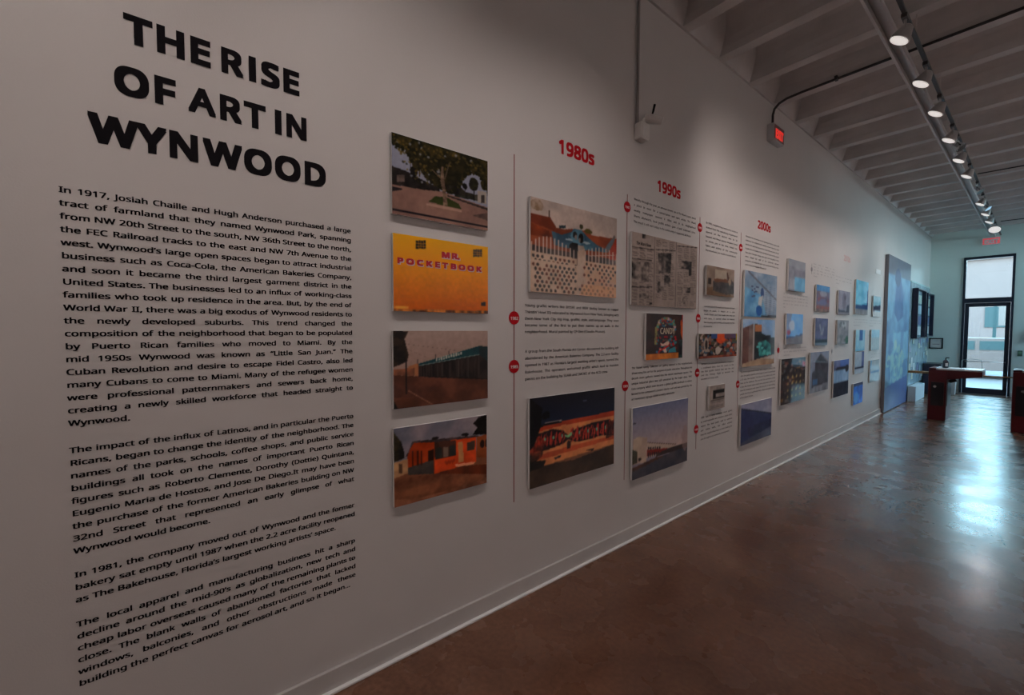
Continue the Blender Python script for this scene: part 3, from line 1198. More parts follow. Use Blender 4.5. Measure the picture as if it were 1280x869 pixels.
for k in range(11):
    x = 405 + k * 19
    y = 322 - k * 5.0
    c.rect(x, y - 26 + k * 0.3, x + 12, y, (128, 128, 120))
    if k % 2:
        c.rect(x + 3, y - 20, x + 8, y - 12, (20, 56, 60))
for x in (420, 455, 512, 580, 655, 742):
    c.line(x, 345 - (x - 420) * 0.2, x, 450, 0.004, (52, 44, 40))
for k in range(24):
    x = 290 + k * 21
    c.line(x, 360 - (x - 290) * 0.15, x, 440, 0.0015, (44, 36, 33))
c.line(340, 440, 812, 462, 0.006, DK)
c.line(190, 545, 380, 655, 0.004, (120, 84, 66))
c.poly([(75, 85), (195, 90), (165, 150), (195, 270), (185, 320), (120, 350), (75, 365)], (18, 14, 12), (36, 26, 18), (14, 14))
c.line(177, 315, 177, 570, 0.007, DK)
c.poly([(75, 620), (115, 690), (75, 692)], DK)
c.line(190, 190, 560, 240, 0.0015, (84, 70, 66))
c.line(190, 230, 330, 290, 0.0015, (84, 70, 66))
for x in (265, 402, 508, 752):
    c.line(x, 0.3 * 0 + 338 - (x - 265) * 0.28 - 30, x, 338 - (x - 265) * 0.28, 0.003, (40, 34, 34))
panel('photo_print', 'dim print of shuttered shops with a teal fascia, third down left of the timeline', 'photograph', (0.827, 1.386, 1.266, 1.648), c, 124)

# 4 — orange house
c = Canvas(150, 108, (82, 806, 158, 60, 765, 600), (92, 86, 90), 6)
c.fill(c.V >= 0.5, (84, 52, 34))
c.fill(c.V < 0.5, (98, 90, 93), (72, 72, 80), (4, 3))
c.poly([(82, 545), (390, 512), (806, 440), (806, 600), (82, 765)], (96, 60, 40), (66, 38, 26), (8, 7))
c.poly([(82, 700), (300, 690), (500, 640), (806, 560), (806, 600), (82, 765)], (104, 68, 50), (70, 42, 28), (9, 6))
c.poly([(400, 512), (560, 460), (806, 450), (806, 530), (600, 520)], (76, 34, 18), (56, 26, 14), (8, 4))
c.poly([(82, 420), (190, 390), (190, 500), (82, 540)], (132, 104, 74), (112, 84, 60))
c.rect(118, 428, 145, 500, (60, 42, 30))
c.poly([(82, 185), (140, 260), (160, 330), (165, 385), (82, 415)], DK, (42, 36, 20), (12, 12))
c.poly([(185, 370), (225, 262), (390, 262), (390, 512), (190, 470)], (118, 42, 12), (92, 30, 8), (6, 5))
c.poly([(188, 460), (388, 400), (388, 512), (188, 515)], (52, 46, 42), (38, 34, 32), (8, 6))
c.poly([(390, 265), (720, 235), (718, 432), (390, 512)], (146, 54, 20), (128, 44, 16), (6, 5))
c.poly([(390, 262), (560, 258), (560, 375), (395, 402)], (40, 24, 18), (58, 34, 26), (12, 8))
c.poly([(400, 310), (452, 308), (452, 392), (400, 400)], (30, 30, 26))
c.poly([(458, 310), (500, 306), (500, 382), (458, 388)], (78, 66, 56))
c.poly([(510, 300), (555, 295), (555, 372), (510, 380)], (28, 30, 28))
c.poly([(575, 275), (612, 268), (622, 425), (578, 436)], (140, 100, 62), (122, 84, 52), (3, 5))
c.poly([(648, 275), (712, 262), (706, 335), (645, 345)], (44, 34, 28))
c.poly([(340, 335), (385, 322), (385, 408), (342, 415)], (30, 14, 8))
for x in (225, 265, 292):
    c.line(x, 330, x, 445, 0.008, (46, 18, 8))
c.poly([(550, 445), (712, 428), (700, 448), (560, 465)], (160, 110, 84))
c.poly([(185, 372), (222, 258), (720, 222), (760, 232), (400, 268), (235, 270), (170, 375)], (58, 46, 46), (34, 28, 28), (14, 5))
c.poly([(722, 235), (806, 215), (806, 400), (722, 395)], (100, 52, 26), (78, 40, 20), (5, 5))
c.ell(768, 290, 18, 32, (26, 14, 10))
c.ell(800, 285, 8, 32, (26, 14, 10))
c.ell(398, 238, 28, 10, DK, rag=0.4)
c.ell(635, 214, 30, 12, DK, rag=0.7)
c.poly([(806, 58), (806, 215), (690, 218), (730, 160), (695, 130), (740, 80)], (8, 6, 6), (16, 14, 12), (10, 10))
for k in range(7):
    c.ell(478 + k * 11, 425 - k * 2 + (k % 2) * 10, 8, 12, (92, 30, 14), alpha=0.6)
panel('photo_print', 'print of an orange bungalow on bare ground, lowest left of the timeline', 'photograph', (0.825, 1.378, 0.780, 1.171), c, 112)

# 5 — white fence, couple mural
c = Canvas(170, 124, (88, 755, 60, 235, 800, 858), (140, 127, 119), 7)
c.fill(c.V < 0.6, (146, 132, 124), (124, 114, 108), (4, 4))
c.poly([(88, 190), (240, 225), (285, 305), (350, 318), (420, 315), (520, 330), (560, 365), (755, 395), (755, 600), (88, 480)], (112, 58, 34), (92, 44, 26), (7, 6))
c.poly([(88, 190), (240, 225), (285, 300), (270, 330), (88, 260)], (98, 46, 30), (80, 36, 22), (6, 4))
c.poly([(88, 265), (230, 330), (255, 380), (88, 360)], (70, 30, 18), (120, 56, 28), (6, 5))
c.poly([(250, 330), (330, 360), (400, 340), (420, 315), (480, 325), (540, 390), (600, 440), (660, 470), (690, 500), (560, 485), (400, 470), (270, 440)], (36, 58, 72), (62, 90, 102), (12, 9))
c.ell(450, 380, 52, 58, (74, 104, 116), (58, 88, 102), (8, 8))
c.ell(385, 398, 30, 9, (118, 130, 136), rag=0.5)
c.ell(520, 424, 26, 9, (120, 130, 134), rag=0.5)
c.poly([(660, 470), (735, 365), (745, 380), (700, 500)], (70, 84, 92), (90, 70, 62), (8, 6))
c.poly([(690, 500), (752, 385), (755, 600), (690, 570)], (140, 44, 16), (112, 32, 12), (4, 6))
c.poly([(88, 430), (250, 470), (380, 490), (755, 560), (755, 640), (88, 560)], (24, 20, 20), (70, 50, 44), (20, 10))
c.ell(430, 362, 17, 26, (16, 14, 14))
c.ell(438, 380, 10, 20, (96, 88, 84))
c.ell(478, 388, 20, 38, (12, 10, 10))
c.ell(467, 402, 8, 18, (92, 84, 80))
c.poly([(385, 440), (410, 420), (455, 430), (452, 545), (398, 535)], (14, 12, 14))
c.poly([(455, 440), (500, 450), (512, 520), (456, 540)], (140, 128, 118), (116, 104, 96), (10, 8))
c.ell(140, 130, 50, 44, (86, 66, 44), (128, 112, 100), (30, 30), 0.7, rag=0.8)
c.rect(308, 288, 360, 310, (30, 44, 50))
c.ell(535, 335, 30, 20, (62, 56, 22), rag=0.6)
c.ell(480, 300, 14, 18, (44, 42, 26), rag=0.6)
c.line(232, 170, 232, 222, 0.004, (50, 40, 36))
# pickets
for k in range(12):
    x = 98 + k * 29.5
    tp = [410, 390, 378, 370, 372, 378, 388, 400, 420, 440, 462, 480][k]
    c.line(x, tp, x, 545, 0.006, (150, 134, 124))
for k in range(10):
    x = 512 + k * 26.5
    tp = [486, 474, 466, 460, 458, 460, 468, 480, 496, 512][k]
    c.line(x, tp, x, 600, 0.006, (150, 134, 124))
    c.line(x, 520, x + 26, 525, 0.003, (150, 134, 124))
# perforated screen
c.poly([(88, 480), (445, 545), (445, 828), (88, 800)], (152, 132, 116), (138, 118, 102), (8, 6))
c.poly([(505, 560), (755, 600), (755, 860), (445, 828), (445, 600)], (152, 132, 116), (150, 120, 98), (8, 6))
c.poly([(452, 490), (506, 470), (506, 560), (505, 832), (446, 828)], (146, 128, 114), (128, 108, 94), (10, 10))
for j in range(9):
    for i in range(20):
        x = 112 + i * 34.2 + 17 * (j % 2)
        if 440 < x < 505 and j < 6:
            continue
        t = (x - 88) / 667
        top = 480 + t * 120 + 16
        hgt = (800 + t * 58) - top
        y = top + hgt * (j + 0.5) / 9.2
        if c.rs.rand() < 0.86:
            c.ell(x, y, 10.5 - 3 * t, 13 - 3 * t, [(28, 18, 16), (70, 30, 20), (24, 20, 26)][int(c.rs.rand() * 3)])
c.poly([(500, 745), (755, 770), (755, 860), (470, 830)], (160, 118, 84), (170, 130, 96), (10, 4), 0.55)
c.poly([(88, 545), (445, 600), (445, 612), (88, 560)], (150, 130, 114))
panel('photo_print', 'large print of a white picket screen before a couple mural, under the 1980s heading', 'photograph', (1.705, 2.536, 1.888, 2.463), c, 138)

# 6 — orange wall with graffiti lettering at dusk
c = Canvas(160, 112, (80, 740, 115, 30, 820, 622), (16, 20, 36), 8)
c.fill(c.V > 0.5, (84, 56, 40))
c.grad(0, 0.5, (12, 14, 22), (20, 28, 48))
c.poly([(80, 640), (420, 590), (735, 470), (735, 622), (80, 820)], (50, 38, 30), (34, 26, 22), (8, 5))
c.poly([(120, 350), (735, 212), (735, 470), (420, 560), (180, 640), (120, 600)], (142, 92, 58), (128, 80, 50), (7, 4))
c.poly([(120, 350), (330, 290), (735, 212), (735, 248), (330, 322), (120, 380)], (122, 46, 26), (104, 38, 22), (6, 3))
c.poly([(120, 560), (400, 480), (735, 400), (735, 425), (400, 520), (120, 600)], (130, 60, 34), (110, 50, 30), (8, 3))
c.line(150, 330, 330, 292, 0.013, (14, 12, 14))
c.line(200, 305, 330, 283, 0.006, (110, 100, 96))
c.poly([(110, 400), (260, 350), (340, 360), (380, 400), (440, 350), (560, 305), (700, 275), (735, 300), (735, 400), (650, 400), (540, 430), (440, 450), (380, 430), (340, 465), (220, 510), (110, 530)],
       (22, 12, 14))
for k in range(46):
    u = (k + 0.5) / 46
    x = 112 + 620 * u
    if 355 < x < 400:
        continue
    yc = 455 - 0.19 * (x - 112)
    hh = 42 + 16 * math.sin(k * 2.1)
    c.ell(x + 4 * math.sin(k * 3.7), yc + 8 * math.sin(k * 1.7), 9, hh, (132, 44, 32), (104, 30, 24), (20, 20), rag=0.35)
    c.line(x + 6, yc - hh, x + 10 * math.sin(k * 5.1), yc + hh * 0.9, 0.005, (20, 10, 12))
    if k % 5 == 1:
        c.ell(x, yc - 10, 7, 14, (66, 118, 96))
c.poly([(352, 392), (378, 400), (410, 370), (412, 395), (385, 415), (358, 412)], (84, 124, 88))
c.poly([(375, 440), (402, 440), (398, 500), (370, 505)], (26, 14, 14))
c.poly([(80, 380), (200, 440), (180, 560), (80, 640)], DK, (110, 36, 24), (14, 14), 0.75)
c.poly([(80, 115), (180, 190), (170, 330), (115, 480), (80, 520)], (8, 8, 10))
c.ell(215, 245, 36, 30, (8, 8, 10), rag=0.8)
c.poly([(680, 300), (735, 280), (735, 400), (672, 430)], (18, 12, 14), (70, 26, 20), (10, 8), 0.7)
c.poly([(80, 600), (210, 590), (190, 640), (80, 680)], DK)
c.poly([(270, 570), (325, 552), (322, 568), (280, 585)], (30, 22, 20))
c.poly([(520, 515), (590, 495), (570, 520)], (34, 26, 22))
c.ell(508, 133, 16, 7, (40, 46, 64))
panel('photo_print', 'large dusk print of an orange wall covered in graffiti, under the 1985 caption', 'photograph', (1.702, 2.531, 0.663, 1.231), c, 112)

# 7 — newspaper pages
c = Canvas(190, 108, (62, 533, 280, 450, 825, 858), (118, 107, 101), 9)
c.fill(c.V < 2, (120, 109, 103), (108, 98, 92), (5, 4))
c.poly([(62, 280), (240, 315), (240, 350), (390, 372), (390, 420), (533, 450), (533, 300), (62, 200)], (126, 115, 108))
for cx0, cx1, ty0, ty1 in ((66, 236, 405, 440), (246, 388, 372, 395), (400, 530, 430, 455)):
    t0 = ty0
    for k in range(34):
        y = t0 + k * 12.6
        if y > 840:
            break
        for a, b in ((0.02, 0.32), (0.35, 0.65), (0.68, 0.98)):
            if c.rs.rand() < 0.80:
                sl = (ty1 - ty0) * (1 - k / 34.0) / 1.0
                c.line(cx0 + (cx1 - cx0) * a, y + sl * a, cx0 + (cx1 - cx0) * (b - 0.1 * c.rs.rand()), y + sl * b, 0.0042, (74, 66, 63))
for a, b, d, e in ((62, 395, 236, 438), (62, 480, 220, 512), (246, 345, 388, 372), (246, 436, 388, 460), (398, 428, 533, 456), (62, 690, 225, 700)):
    c.line(a, b, d, e, 0.006, (40, 34, 33))
c.line(240, 315, 238, 838, 0.004, (80, 72, 68))
c.line(394, 395, 392, 848, 0.004, (80, 72, 68))


def bwpic(pts, seed):
    c.rs = np.random.RandomState(seed)
    c.poly(pts, (20, 17, 17), (112, 102, 96), (14, 12))


c.rect(95, 352, 215, 396, (118, 107, 101))
bwpic([(145, 300), (172, 305), (172, 350), (145, 345)], 3)
bwpic([(62, 502), (200, 520), (198, 660), (62, 655)], 11)
bwpic([(265, 462), (360, 475), (358, 612), (265, 605)], 12)
bwpic([(312, 622), (356, 625), (354, 700), (312, 690)], 13)
bwpic([(265, 660), (312, 664), (310, 740), (262, 740)], 14)
bwpic([(430, 530), (498, 545), (496, 600), (430, 585)], 15)
c.rect(480, 590, 496, 635, (22, 18, 18))
bwpic([(430, 712), (492, 716), (490, 748), (430, 748)], 16)
bwpic([(125, 740), (200, 745), (198, 780), (125, 775)], 17)
bwpic([(440, 770), (460, 775), (458, 822), (440, 820)], 18)
c.rect(205, 808, 224, 824, (26, 22, 22))
c7, t7 = c, panel('newspaper_print', 'wide grey print of newspaper pages beneath the 1990s heading', 'newspaper print', (2.721, 3.689, 1.847, 2.400), c, 130, group=None, m=M_print_matt)

# 8 — arched mural
c = Canvas(110, 76, (205, 538, 48, 62, 470, 455), (34, 22, 20), 10)
c.fill(c.V < 2, (34, 22, 20), (48, 28, 24), (5, 6))
c.poly([(205, 412), (505, 402), (502, 455), (205, 470)], (150, 92, 34), (128, 74, 26), (8, 3))
c.rect(300, 180, 470, 405, (50, 34, 32), (30, 24, 28), (10, 10))
c.ell(385, 190, 88, 108, (70, 62, 52))
c.ell(385, 192, 78, 94, (44, 34, 40))
for k in range(15):
    a = math.pi * k / 14
    c.ell(385 + 80 * math.cos(a), 195 - 96 * math.sin(a), 13, 13, [(40, 84, 104), (134, 110, 112), (98, 92, 60), (60, 104, 92), (120, 60, 50)][k % 5])
for k in range(40):
    c.ell(312 + c.rs.rand() * 155, 110 + c.rs.rand() * 60, 8, 8, [(38, 78, 104), (110, 44, 40), (110, 98, 70), (44, 92, 84)][k % 4], rag=0.6)
for k in range(70):
    c.ell(300 + c.rs.rand() * 180, 260 + c.rs.rand() * 145, 10, 10, [(128, 24, 26), (38, 74, 92), (110, 30, 34), (34, 30, 38), (40, 92, 96)][k % 5], rag=0.6)
c.poly([(330, 310), (360, 325), (395, 300), (415, 300), (410, 335), (350, 345)], (150, 128, 114))
c.poly([(310, 372), (385, 362), (395, 400), (372, 402), (360, 382)], (150, 130, 118))
c.poly([(320, 385), (405, 335), (420, 345), (385, 362), (310, 405)], (140, 22, 24))
c.poly([(410, 375), (470, 350), (480, 400), (408, 402)], (42, 96, 104))
for x in (290, 300):
    c.line(x, 170, x - 4, 330, 0.012, (100, 94, 56))
c.poly([(515, 120), (538, 90), (538, 300), (520, 240)], (142, 66, 26))
c.rect(500, 290, 538, 450, (20, 18, 22), (40, 70, 66), (5, 8))
c.rect(528, 60, 538, 130, (110, 20, 20))
c8, t8 = c, panel('photo_print', 'small print of an arched stained-glass style mural on black, below the newspaper print', 'photograph', (2.920, 3.465, 1.415, 1.788), c, 124)

# 9 — white building
c = Canvas(120, 84, (82, 584, 150, 58, 803, 628), (88, 84, 92), 12)
c.grad(0, 0.75, (72, 76, 94), (128, 112, 106))
c.poly([(82, 690), (300, 600), (584, 490), (584, 628), (82, 803)], (40, 42, 50), (54, 52, 56), (7, 5))
c.poly([(82, 690), (300, 590), (380, 575), (200, 670), (82, 720)], (60, 42, 36), (44, 32, 30), (8, 4))
c.poly([(90, 430), (140, 405), (215, 415), (212, 630), (90, 660)], (124, 110, 98), (108, 94, 84), (5, 5))
c.poly([(215, 462), (470, 480), (470, 500), (215, 600)], (120, 106, 96))
c.poly([(215, 525), (400, 508), (400, 530), (215, 580)], (84, 30, 26))
for k in range(6):
    c.rect(225 + k * 20, 500 - k * 1, 237 + k * 20, 520 - k, (30, 26, 28))
    c.rect(225 + k * 18, 550 - k * 2, 235 + k * 18, 592 - k * 6, (30, 26, 28))
c.poly([(82, 520), (130, 540), (130, 640), (82, 660)], (46, 44, 34), (30, 28, 24), (8, 8))
c.poly([(440, 500), (584, 455), (584, 500), (300, 590), (300, 560)], (56, 44, 40), (40, 34, 34), (8, 4))
c.ell(150, 610, 14, 16, (36, 30, 28), rag=0.4)
c.line(220, 458, 480, 475, 0.004, (60, 48, 46))
c.ell(100, 288, 14, 6, (30, 30, 38))
c.ell(560, 420, 30, 110, (100, 86, 84), alpha=0.6, rag=0.5)
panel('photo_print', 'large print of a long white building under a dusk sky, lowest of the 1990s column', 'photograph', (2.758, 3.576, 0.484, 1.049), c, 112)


def print_text(root, rect, canvas, p0, p1, s, em_h, material):
    """real lettering lying on a print, between two points given in the slanted view"""
    (u0, v0), (u1, v1) = canvas.uv(p0), canvas.uv(p1)
    y0, y1, z0, z1 = rect
    V, F = line_geo(s.split(), y0 + u0 * (y1 - y0), y0 + u1 * (y1 - y0), z1 - v0 * (z1 - z0), em_h, 0.03, 'fit', 2, 2, x0=XF + 0.0006)
    V -= np.array([0, (y0 + y1) / 2, z0])
    mesh_np('lettering', V, F, material, root)['kind'] = 'stuff'


def small(label, rect, white, paint, W=60, H=44, base=(120, 120, 125), seed=20, m=None, name='photo_print'):
    cc = Canvas(W, H, None, base, seed)
    paint(cc)
    return panel(name, label, 'photograph', rect, cc, white, m=m)


print_text(t7, (2.721, 3.689, 1.847, 2.400), c7, (98, 380), (212, 392), 'The Miami News', 0.042, M_cap)
print_text(t8, (2.920, 3.465, 1.415, 1.788), c8, (330, 234), (465, 234), 'CANDY', 0.085, mat('cream_print', (0.50, 0.40, 0.29, 1), 0.6, spec=0.1))


def p10(c):
    c.fill(c.V < 2, (112, 98, 88), (92, 80, 72), (4, 4))
    c.poly([(0, 0.75), (0.2, 0.7), (1, 0.95), (1, 1), (0, 1)], (104, 84, 66), (84, 66, 52), (6, 3))
    c.rect(0.28, 0.1, 0.7, 0.42, (122, 112, 100))
    c.poly([(0.22, 0.5), (0.7, 0.42), (1, 0.62), (1, 0.85), (0.7, 0.92), (0.22, 0.82)], (50, 46, 46), (66, 60, 58), (14, 8))
    c.poly([(0.24, 0.42), (0.7, 0.38), (0.8, 0.48), (0.72, 0.5), (0.28, 0.52)], (84, 56, 40))
    c.rect(0.05, 0.42, 0.16, 0.62, (44, 36, 34))
    c.poly([(0.7, 0.2), (1, 0.5), (1, 0.62), (0.74, 0.42)], (62, 52, 50))
    c.line(0.72, 0.15, 0.8, 0.5, 0.02, (64, 40, 32))
    c.ell(0.82, 0.45, 0.05, 0.14, (112, 96, 80))


small('small brown print of old bakery machinery, top of the column right of the newspapers', (3.873, 4.429, 1.984, 2.260), 134, p10, 64, 40, seed=21)


def p11(c):
    c.fill(c.V < 2, (70, 40, 34), (24, 22, 28), (14, 6))
    for k in range(150):
        c.ell(c.rs.rand(), c.rs.rand() * 0.85, 0.025 + 0.03 * c.rs.rand(), 0.07, [(104, 48, 34), (20, 18, 22), (118, 104, 96), (44, 62, 74), (60, 54, 40), (96, 76, 66)][int(c.rs.rand() * 6)], rag=0.7)
    c.ell(0.55, 0.16, 0.13, 0.26, (150, 60, 18), (130, 40, 16), (6, 6))
    c.rect(0.3, 0, 0.45, 0.2, (40, 56, 92))
    c.rect(0.64, 0, 1, 0.22, (52, 54, 92), (70, 48, 60), (4, 3))
    c.ell(0.18, 0.45, 0.06, 0.3, (112, 100, 92))
    c.ell(0.185, 0.45, 0.03, 0.18, (36, 30, 30))
    c.ell(0.48, 0.7, 0.07, 0.18, (128, 120, 112), rag=0.5)
    c.rect(0, 0.9, 1, 1, (112, 62, 44), (84, 44, 34), (12, 2))
    c.rect(0.96, 0, 1, 0.3, (110, 96, 30))


small('wide low print of a busy graffiti mural with an orange sun, mid-height of its column', (3.747, 4.519, 1.392, 1.621), 124, p11, 104, 38, seed=22)


def p12(c):
    c.fill(c.V < 2, (112, 104, 99), (98, 90, 86), (6, 6))
    c.rect(0.22, 0.22, 0.95, 0.34, (20, 18, 18))
    c.rect(0.22, 0.3, 0.4, 0.55, (24, 20, 20))
    c.rect(0.6, 0.34, 0.92, 0.46, (96, 88, 84))
    c.rect(0.22, 0.5, 0.95, 0.56, (28, 24, 24))
    for k in range(6):
        c.line(0.1, 0.64 + 0.05 * k, 0.9, 0.64 + 0.05 * k, 0.008, (80, 74, 72))
    c.line(0.1, 0.6, 0.95, 0.6, 0.012, (60, 54, 52))


small('tiny pale print of a black and white document, between two small captions', (3.966, 4.278, 0.888, 1.123), 116, p12, 40, 34, seed=23)


def p13(c):
    c.fill(c.V < 2, (92, 110, 130), (122, 132, 146), (5, 5))
    c.poly([(0, 0.35), (0.5, 0.5), (0.7, 1), (0, 1)], (62, 104, 142), (96, 136, 164), (5, 5))
    c.poly([(0.1, 0.0), (1, 0.55), (1, 0.6), (0.1, 0.05)], (84, 84, 92))
    for k in range(14):
        c.line(0.45, 0.25 + 0.05 * k, 1, 0.32 + 0.05 * k, 0.004, (84, 94, 112))
    c.ell(0.52, 0.45, 0.05, 0.12, (40, 54, 96))
    c.poly([(0.42, 0.55), (0.55, 0.5), (0.5, 0.75), (0.4, 0.72)], (150, 150, 150))
    c.ell(0.43, 0.85, 0.09, 0.12, (24, 70, 128), rag=0.3)
    for k in range(10):
        c.ell(0.2 + 0.2 * c.rs.rand(), 0.3 + 0.25 * c.rs.rand(), 0.03, 0.02, (56, 60, 84), rag=0.8)
    c.poly([(0.5, 0.95), (1, 0.93), (1, 1), (0.5, 1)], (50, 46, 52))


small('pale blue print of a painted wall with a small blue figure, under the 2000s caption', (4.675, 5.529, 1.802, 2.286), 150, p13, 84, 60, seed=24)


def p14(c):
    c.fill(c.V < 0.7, (98, 128, 160), (130, 146, 164), (4, 4))
    c.poly([(0, 0.2), (0.3, 0.1), (0.32, 0.9), (0, 0.95)], (108, 92, 86), (84, 70, 66), (5, 6))
    c.poly([(0.0, 0.2), (0.18, 0.14), (0.18, 0.9), (0, 0.95)], (96, 70, 62), (80, 54, 50), (4, 6))
    c.poly([(0.3, 0.12), (0.34, 0.12), (0.34, 0.9), (0.3, 0.9)], (130, 126, 122))
    c.poly([(0.34, 0.1), (0.55, 0.12), (0.56, 0.3), (0.7, 0.35), (0.85, 0.35), (0.9, 0.5), (0.9, 0.85), (0.34, 0.9)], (22, 20, 24), (40, 36, 38), (8, 8))
    c.rect(0.36, 0.12, 0.56, 0.27, (140, 92, 58))
    c.poly([(0.45, 0.5), (0.7, 0.45), (0.95, 0.6), (0.85, 0.78), (0.5, 0.8)], (52, 120, 116), (22, 60, 66), (10, 8))
    for k in range(12):
        c.ell(0.45 + 0.5 * c.rs.rand(), 0.5 + 0.28 * c.rs.rand(), 0.05, 0.03, (74, 140, 136), rag=0.6)
    c.poly([(0.85, 0.4), (1, 0.4), (1, 0.8), (0.88, 0.8)], (30, 28, 26), (44, 50, 36), (5, 5))
    c.poly([(0, 0.93), (0.4, 0.86), (1, 0.78), (1, 1), (0, 1)], (142, 124, 104), (120, 100, 84), (6, 3))


small('print of a dark corner building with teal graffiti, below the pale blue print', (4.653, 5.501, 1.268, 1.774), 142, p14, 84, 60, seed=25)


def p15(c):
    c.fill(c.V < 2, (104, 104, 118), (92, 92, 108), (4, 3))
    c.poly([(0, 0.1), (1, 0.42), (1, 0.8), (0, 0.98)], (30, 34, 62), (40, 44, 72), (6, 5))
    c.poly([(0.2, 0.6), (1, 0.55), (1, 0.78), (0.25, 0.85)], (20, 22, 46), (30, 34, 58), (8, 5))
    c.line(0, 0.1, 1, 0.42, 0.012, (26, 26, 36))
    c.poly([(0, 0.93), (1, 0.75), (1, 1), (0, 1)], (56, 54, 70), (42, 40, 56), (6, 3))


small('dark blue print of a receding warehouse wall, lowest of the 2000s column', (4.656, 5.466, 0.427, 0.867), 118, p15, 76, 50, seed=26)


def blotch(cols, nx=6, ny=6, n=30, r=0.12):
    def f(c):
        c.fill(c.V < 2, cols[0], cols[1], (nx, ny))
        for k in range(n):
            c.ell(c.rs.rand(), c.rs.rand(), r * (0.4 + c.rs.rand()), r * (0.4 + c.rs.rand()), cols[int(c.rs.rand() * len(cols))], rag=0.7, alpha=0.8)
    return f


def p16(c):  # window glare painted in: pale top, cyan lower part
    c.fill(c.V < 2, (130, 132, 140), (104, 106, 116), (4, 4))
    c.rect(0.0, 0.0, 1, 0.25, (124, 128, 136))
    c.rect(0.3, 0.3, 1, 0.6, (100, 102, 114), (120, 120, 130), (3, 3))
    c.rect(0.35, 0.55, 1, 0.97, (62, 118, 150), (96, 146, 172), (6, 2))
    c.rect(0, 0.95, 1, 1, (40, 44, 58))


def p17(c):
    c.fill(c.V < 2, (70, 128, 180), (104, 158, 202), (5, 5))
    c.poly([(0, 0), (0.3, 0), (0.25, 0.6), (0, 0.7)], (110, 130, 160))
    c.ell(0.32, 0.4, 0.16, 0.16, (160, 178, 196), rag=0.5)
    c.ell(0.14, 0.6, 0.1, 0.08, (130, 64, 90), rag=0.4)
    c.poly([(0, 0.78), (1, 0.68), (1, 1), (0, 1)], (98, 96, 104), (84, 82, 90), (5, 3))
    c.poly([(0, 0.74), (0.5, 0.72), (1, 0.64), (1, 0.7), (0, 0.8)], (36, 62, 106))


def p18(c):
    c.fill(c.V < 2, (24, 20, 20), (46, 34, 32), (8, 8))
    for k in range(60):
        c.ell(c.rs.rand(), 0.05 + 0.9 * c.rs.rand(), 0.03 + 0.04 * c.rs.rand(), 0.025, [(84, 52, 46), (98, 72, 40), (58, 62, 64), (16, 14, 14), (84, 76, 70)][k % 5], rag=0.8)
    for j in range(4):
        for i in range(4):
            c.ell(0.28 + i * 0.17, 0.42 + j * 0.14, 0.035, 0.022, (128, 112, 70))
    c.rect(0.86, 0.1, 1, 0.22, (110, 34, 30))


def p19(c):
    c.fill(c.V < 0.22, (50, 96, 142), (70, 118, 160), (4, 3))
    c.fill(c.V >= 0.22, (98, 76, 92), (84, 84, 110), (5, 5))
    c.ell(0.5, 0.32, 0.28, 0.1, (122, 122, 136), rag=0.4)
    c.rect(0.1, 0.45, 0.95, 0.6, (108, 62, 76), (70, 66, 92), (6, 3))
    c.ell(0.5, 0.62, 0.28, 0.12, (84, 84, 114), rag=0.6)
    c.rect(0.0, 0.78, 1, 0.88, (124, 62, 60), (94, 66, 70), (8, 2))
    c.rect(0, 0.9, 1, 1, (122, 96, 86), (80, 70, 72), (7, 2))


def p20(c):
    c.fill(c.V < 2, (58, 62, 94), (80, 84, 116), (5, 5))
    c.poly([(0.3, 0.25), (0.42, 0.25), (0.52, 0.5), (0.62, 0.25), (0.72, 0.25), (0.6, 0.62), (0.42, 0.62)], (116, 120, 136), (80, 84, 104), (6, 6))
    c.rect(0, 0.78, 1, 0.88, (28, 42, 58))
    c.rect(0, 0.88, 1, 1, (96, 110, 124))


def p21(c):
    c.fill(c.V < 2, (104, 112, 128), (92, 98, 112), (4, 4))
    c.poly([(0.25, 0.25), (0.55, 0.05), (0.95, 0.25), (0.95, 0.82), (0.1, 0.85), (0.1, 0.5), (0.25, 0.45)], (44, 44, 52), (58, 58, 66), (6, 6))
    c.poly([(0.5, 0.05), (0.55, 0.05), (0.95, 0.25), (0.95, 0.3)], (96, 92, 96))
    c.rect(0.15, 0.68, 0.4, 0.8, (52, 78, 108))
    c.poly([(0, 0.86), (1, 0.8), (1, 1), (0, 1)], (104, 106, 114), (76, 78, 86), (5, 3))


def p22(c):
    c.fill(c.V < 2, (122, 118, 132), (108, 106, 120), (4, 4))
    c.ell(0.5, 0.45, 0.16, 0.34, (94, 88, 104), rag=0.4)
    c.ell(0.55, 0.3, 0.08, 0.1, (70, 64, 78), rag=0.3)
    c.poly([(0, 0.78), (0.7, 0.84), (0.75, 0.6), (0.95, 0.55), (0.95, 0.9), (0, 0.88)], (42, 42, 62))
    c.rect(0, 0.9, 1, 1, (110, 104, 112))


def p23(c):
    c.fill(c.V < 2, (102, 106, 112), (122, 124, 130), (5, 6))
    c.ell(0.6, 0.2, 0.2, 0.12, (140, 144, 150), rag=0.6)
    for k in range(12):
        c.ell(0.2 + 0.6 * c.rs.rand(), c.rs.rand(), 0.08, 0.06, (84, 92, 98), rag=0.7)
    c.ell(0.85, 0.8, 0.14, 0.16, (46, 84, 72), rag=0.5)


def p24(c):
    c.fill(c.V < 2, (62, 68, 92), (86, 94, 122), (4, 4))
    c.rect(0.4, 0, 1, 0.2, (62, 84, 132))
    c.rect(0, 0.28, 1, 0.62, (92, 116, 140), (122, 142, 160), (6, 2))
    c.ell(0.5, 0.24, 0.4, 0.05, (24, 22, 34))
    c.rect(0, 0.62, 1, 1, (24, 24, 34), (40, 40, 52), (5, 4))
    c.ell(0.86, 0.26, 0.12, 0.1, (26, 26, 40))


